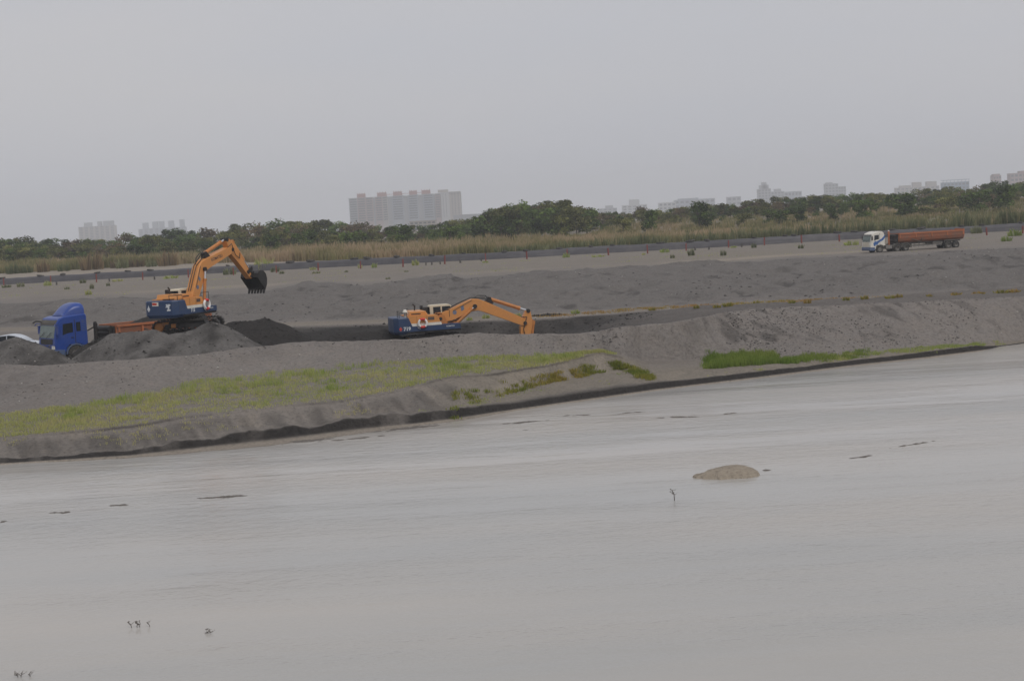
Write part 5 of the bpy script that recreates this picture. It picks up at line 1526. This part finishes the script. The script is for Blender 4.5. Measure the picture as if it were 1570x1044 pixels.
def heap_stones():
    r = np.random.default_rng(44)
    hs = [o for o in bpy.data.objects if o.name.startswith('sand_heap') and o.data and o.data.materials[0] == M_GREYPILE]
    P = []
    for o in hs:
        n = len(o.data.vertices); co = np.empty(n * 3, np.float32); o.data.vertices.foreach_get('co', co)
        co = co.reshape(-1, 3) + np.array(o.location)
        k = r.choice(n, 900, replace=False)
        P.append(co[k] + r.normal(0, .06, (900, 3)) * np.array([1, 1, 0]))
    P = np.concatenate(P)
    m_ = r.uniform(0, 1, len(P)) < .14
    rocks('pale_stones', P[m_], .02 + .05 * r.uniform(0, 1, m_.sum()) ** 2, M_WHITEST, 'pale pebbles on the two grey stony heaps', 'stones', .7, 8)
    rocks('sand_clods', P[~m_], .02 + .09 * r.uniform(0, 1, (~m_).sum()) ** 3, M_GREYPILE, 'lumps of damp sand on the two grey stony heaps', 'sand clods', .7, 9)
M_WHITEST = paint('pale_stone', (0.42, 0.40, 0.37), .9, .4)
scatter()
heap_stones()
pit_lumps()

# ------------------------------------------------------------------ sandbar, mud, twigs in the river
def mudbar(name, u0, v0, u1, v1, h, mat, label, depth, seed, moist=0.0):
    a = at_z(u0, v0, 0); b = at_z(u1, v1, 0)
    c = (a + b) / 2; L = (b - a).length / 2; ang = math.atan2(b.y - a.y, b.x - a.x)
    xs = np.linspace(-1.1, 1.1, 60); ys = np.linspace(-1.1, 1.1, 28)
    X, Y = np.meshgrid(xs, ys)
    rr = np.sqrt(X ** 2 + Y ** 2) + .18 * fbm(X * L, Y * depth, .5, 3, seed)
    if moist < .1:
        Xs = X + .35 * (1 - X ** 2) * -1
        rr = np.sqrt(Xs ** 2 + Y ** 2) + .12 * fbm(X * L, Y * depth, .5, 3, seed)
        Z = h * np.sqrt(np.clip(1 - rr ** 2, 0, 1)) ** 1.4 + .025 * fbm(X * L, Y * depth, .25, 3, seed + 1)
        Z = np.where(rr < 1, Z, -.05)
    else:
        pat = fbm(X * L, Y * depth * 1.6, .35, 4, seed) + .55 - rr
        Z = np.clip(h * 1.6 * pat, -.06, h)
    wx = X * L; wy = Y * depth
    V = np.stack([wx * math.cos(ang) - wy * math.sin(ang), wx * math.sin(ang) + wy * math.cos(ang), Z], -1).reshape(-1, 3)
    ny, nx = X.shape
    ii = (np.arange(ny - 1)[:, None] * nx + np.arange(nx - 1)[None, :]).ravel()
    F = np.stack([ii, ii + 1, ii + nx + 1, ii + nx], 1)
    n = len(V)
    z0 = np.zeros(n)
    me = np_mesh(name, V, F, mat, {'moist': np.full(n, moist), 'pale': np.full(n, 1.0 if moist < .1 else 0), 'soil': np.full(n, 1.0 if moist < .1 else .2), 'grey': z0}, smooth=True)
    o = link(name, me); o.location = (c.x, c.y + depth * .5, 0)
    tag(o, label, None, kind='structure')
mudbar('sandbar', 1062, 737, 1164, 727, .30, M_GROUND, 'small brown sandbar rising from the river', 1.0, 170)
for i, (u0, v0, u1, v1, d) in enumerate(((150, 776, 208, 774, .22), (74, 787, 110, 786, .2), (-10, 802, 18, 799, .25), (290, 766, 385, 760, .35), (1296, 703, 1330, 701, .12), (1000, 641, 1082, 639, .2), (1168, 722, 1182, 721, .2), (560, 664, 700, 650, .5), (800, 660, 835, 657, .2), (1105, 636, 1140, 632, .12), (400, 684, 520, 672, .5), (760, 652, 840, 645, .35), (850, 640, 930, 634, .3), (940, 636, 1000, 630, .25), (480, 679, 600, 668, .3), (1296, 704, 1345, 698, .15), (1350, 690, 1440, 675, .12))):
    mudbar('mud_patch', u0, v0, u1, v1, .035, M_GROUND, 'thin grey mud patch just breaking the river surface', d, 180 + i * 3, .3)
def twig(u, v, hpx, label, n, seed):
    p = at_z(u, v, 0); s = p.y / FPX; r = random.Random(seed)
    g = G()
    for i in range(n):
        x = r.uniform(-.25, .25) * (n > 2); h = hpx * s * r.uniform(.5, 1)
        q = [(x, 0, -.1), (x + r.uniform(-.04, .04), 0, h * .5), (x + r.uniform(-.12, .1), r.uniform(-.05, .05), h)]
        g.tube(q, .008, 5)
        for k in range(4):
            t = Vector(q[1]).lerp(Vector(q[2]), r.uniform(0, 1))
            d = Vector((r.uniform(-.09, .09), r.uniform(-.05, .05), r.uniform(.01, .06)))
            g.tube([tuple(t), tuple(t + d)], .006, 4)
            g.add([tuple(t + d), tuple(t + d + Vector((.03, .01, .03))), tuple(t + d * 1.5)], [(0, 1, 2)])
    o = g.obj('drowned_twig', M_BARK); o.location = (p.x, p.y, 0)
    tag(o, label, 'twig')
twig(1034, 767, 18, 'leafy drowned twig sticking out of the river by the sandbar', 2, 1)
twig(217, 961, 7, 'row of three thin twigs poking out of the open river', 4, 2)
twig(320, 970, 2.2, 'tiny twig tip barely breaking the river surface', 2, 4)
twig(42, 1037, 6, 'small tangle of three bare twigs alone in the open river', 3, 3)

# ------------------------------------------------------------------ far buildings
def bmat(name, c):
    return paint(name, c, .8, .25, tuple(x * .8 for x in c), scale=.05, spec=.2)
M_BGL = glassmat('far_window_glass', (0.05, 0.06, 0.075), .2)
PANE = {}
def pane(w, h):
    k = (round(w, 1), round(h, 1))
    if k not in PANE:
        PANE[k] = G().box(-w / 2, w / 2, -.12, .1, -h / 2, h / 2).mesh('window', M_BGL)
    return PANE[k]
def building(u0, u1, vtop, Y, wall, label, tops=(), floors=None, bays=None, depth=16, roofc=None, yaw=0.0, win=True):
    Y = Y * 1.6
    a = at_y(u0, vtop, Y); b = at_y(u1, vtop - (u1 - u0) * .056, Y)
    W = b.x - a.x; z0 = 4.2; Ht = a.z - z0
    root = empty('building', ((a.x + b.x) / 2, Y, z0), yaw, label, 'building', None)
    px = Y / FPX
    G().box(-W / 2, W / 2, 0, depth, -.5, Ht).obj('wall', wall, root)
    G().box(-W / 2 - .3, W / 2 + .3, -.3, depth + .3, Ht, Ht + .9).obj('parapet', roofc or wall, root)
    for f0, f1, h in tops:
        G().box(-W / 2 + W * f0, -W / 2 + W * f1, 2, depth - 2, Ht + .9, Ht + .9 + h * px).obj('roof_block', roofc or wall, root)
    if win:
        fl = floors or max(2, int(Ht / 3.3)); fh = Ht / fl
        nb = bays or max(2, int(W / 5)); bw = W / nb
        lo = max(0, fl - 9)
        for i in range(lo, fl):
            for j in range(nb):
                o = link('window', pane(bw * .62, fh * .5), root)
                o.location = (-W / 2 + (j + .5) * bw, 0, (i + .55) * fh)
    return root
BEIGE = bmat('beige_wall', (0.336, 0.301, 0.266)); GREYW = bmat('grey_wall', (0.294, 0.301, 0.315)); BLUEW = bmat('blue_wall', (0.154, 0.224, 0.308)); WHW = bmat('white_wall', (0.42, 0.42, 0.42)); PINK = bmat('pink_tile', (0.322, 0.231, 0.21)); REDT = bmat('red_tile', (0.294, 0.119, 0.091)); PALEB = bmat('pale_blue_wall', (0.28, 0.308, 0.35))
building(120, 176, 349, 2100, BEIGE, 'beige apartment block with stepped roof far behind the low wood', ((.15, .35, 6), (.52, .62, 7), (.68, .95, 7)), 12, 7, roofc=GREYW)
building(212, 284, 352, 2300, PALEB, 'pale apartment block with five roof towers behind the wood', ((.09, .2, 9), (.3, .41, 10), (.44, .54, 10), (.64, .75, 10), (.88, .97, 11)), 12, 9)
building(695, 760, 331, 1300, GREYW, 'long low grey shed with sloping roof beside the large apartment block', (), 3, 6, win=False)
building(628, 668, 341, 900, BEIGE, 'low cream house peeping over the trees below the apartment block', (), 3, 6)
building(917, 946, 321, 2000, GREYW, 'low grey block with a roof hut behind the single yellow tree', ((.4, .8, 4),), 4, 4)
building(954, 992, 316, 2000, WHW, 'white house with a square roof tower behind the wood', ((.3, .7, 8),), 4, 5)
building(1010, 1036, 312, 1900, WHW, 'white factory hall with light roof beside the long blue hall', (), 3, 4)
building(1034, 1096, 308, 1950, PALEB, 'long pale blue factory hall with a rounded roof', ((.1, .6, 2),), 3, 8)
building(1115, 1136, 303, 2000, GREYW, 'small grey flat roofed block beside the tall stepped tower', (), 3, 3)
building(1162, 1182, 291, 2000, GREYW, 'tall grey stepped tower block with a crown of roof huts', ((.15, .85, 6), (.35, .7, 10)), 7, 4)
building(1182, 1202, 295, 2010, GREYW, 'lower grey wing joined to the stepped tower block', ((.3, .8, 4),), 6, 4)
building(1203, 1229, 295, 2100, PALEB, 'long low blue grey block beside the stepped tower', (), 3, 5)
building(1265, 1285, 283, 2000, GREYW, 'grey tower block with a square top above the wood', ((.1, .6, 2),), 7, 4)
building(1285, 1297, 287, 2010, GREYW, 'lower pale wing beside the square topped grey tower', (), 6, 3)
building(1374, 1440, 289, 1900, BEIGE, 'pale beige block of stepped flats beside the blue frame building', ((.1, .35, 3), (.4, .6, 7), (.72, .95, 7)), 5, 10)
building(1523, 1535, 270, 1500, PINK, 'narrow pinkish water tower house above the trees', ((.1, .9, 2),), 5, 3)
building(1549, 1580, 267, 1500, PINK, 'broad pinkish flat block above the trees with red roof hut', ((.5, .8, 3),), 5, 5)
# blue building with an open frame on its roof
bb = building(1446, 1486, 281, 1700, BLUEW, 'blue building with an open frame roof storey', (), 4, 7)
bw_ = (1486 - 1446) / FPX * 2720
for k in range(8):
    x = -bw_ / 2 + (bw_ - .6) * k / 7
    zt = (at_y(1446, 281, 2720).z - 4.2)
    G().box(x, x + .6, 0, .8, zt + .9, zt + 4.2).obj('frame_column', BLUEW, bb)
G().box(-bw_ / 2 - .5, bw_ / 2 + .5, -.2, 12, zt + 4.2, zt + 5.2).obj('frame_roof', BLUEW, bb)
# the big apartment block
def apartment():
    Y = 2700.0
    a = at_y(534, 305, Y); b = at_y(706, 300, Y)
    W = b.x - a.x; z0 = 4.2; Ht = a.z - z0
    root = empty('apartment_block', ((a.x + b.x) / 2, Y, z0), math.radians(-3), 'large pink and grey apartment block with red roof towers behind the wood', 'building')
    px = Y / FPX
    fl = 14; fh = Ht / fl
    X = lambda f: -W / 2 + W * f
    G().box(X(0), X(1), 3, 20, -.5, Ht - .5).obj('core', GREYW, root)
    bays = [(0.0, .075, GREYW), (.075, .15, PINK), (.15, .215, PINK), (.235, .30, PINK), (.30, .345, BEIGE), (.385, .49, PALEB), (.53, .62, PALEB), (.665, .76, PALEB), (.775, .82, PINK)]
    for f0, f1, mt in bays:
        by = G().box(X(f0), X(f1), 0, 3, -.5, Ht).obj('bay', mt, root)
        for i in range(4, fl):
            w_ = (f1 - f0) * W
            o = link('window', pane(w_ * .8, fh * .48), by); o.location = ((X(f0) + X(f1)) / 2, 0, (i + .5) * fh)
            G_ = G().box(X(f0) + .1, X(f1) - .1, -1.2, 0, i * fh, i * fh + .9)
            G_.obj('balcony', mt, by)
    end = G().box(X(.825), X(.90), .5, 18, -.5, Ht + 2).obj('stair_tower', WHW, root)
    for i in range(4, fl):
        for f in (.845, .87):
            o = link('window', pane(1.2, fh * .6), end); o.location = (X(f), .5, (i + .5) * fh)
    endw = G().box(X(.90), X(1.0), 1, 20, -.5, Ht + 2.4).obj('end_wing', BEIGE, root)
    G().box(X(.80), X(.89), 3, 14, Ht + 2, Ht + 7).obj('roof_block', BEIGE, root)
    for i in range(4, fl):
        for f in (.925, .95, .98):
            o = link('window', pane(2.0, fh * .5), endw); o.location = (X(f), 1, (i + .5) * fh)
    for f0, f1 in ((.075, .145), (.255, .335), (.40, .475), (.545, .61), (.655, .73)):
        t = G().box(X(f0), X(f1), 1, 12, Ht, Ht + 8).obj('roof_tower', REDT, root)
        for k in range(4):
            x = X(f0) + (X(f1) - X(f0) - 1.2) * k / 3
            G().prism([(x, Ht + 8), (x + 1.2, Ht + 8), (x + .9, Ht + 10.2), (x + .3, Ht + 10.2)], 1.0, 2.2).obj('pinnacle', REDT, t)
    for f0, f1 in ((.335, .40), (.475, .545), (.61, .655)):
        G().box(X(f0), X(f1), 2, 3, Ht + 3.4, Ht + 4.4).obj('roof_bridge', REDT, root)
    G().box(X(-.008), X(1.008), -.5, 1, Ht, Ht + .8).obj('cornice', GREYW, root)
apartment()

# ------------------------------------------------------------------ the haze
def haze():
    mt = bpy.data.materials.new('haze_air'); mt.use_nodes = True
    nt = mt.node_tree
    for n in list(nt.nodes):
        nt.nodes.remove(n)
    o_ = nt.nodes.new('ShaderNodeOutputMaterial'); v = nt.nodes.new('ShaderNodeVolumePrincipled')
    v.inputs['Color'].default_value = (0.93, 0.955, 1.0, 1)
    v.inputs['Density'].default_value = HAZE
    v.inputs['Anisotropy'].default_value = 0.0
    nt.links.new(v.outputs[0], o_.inputs['Volume'])
    g = G().box(-3200, 3200, -500, 4300, -3.0, 125)
    ob = g.obj('haze', mt)
    tag(ob, 'pale haze filling the air over the whole plain', None, kind='stuff')
HAZE = 3.0e-4
haze()
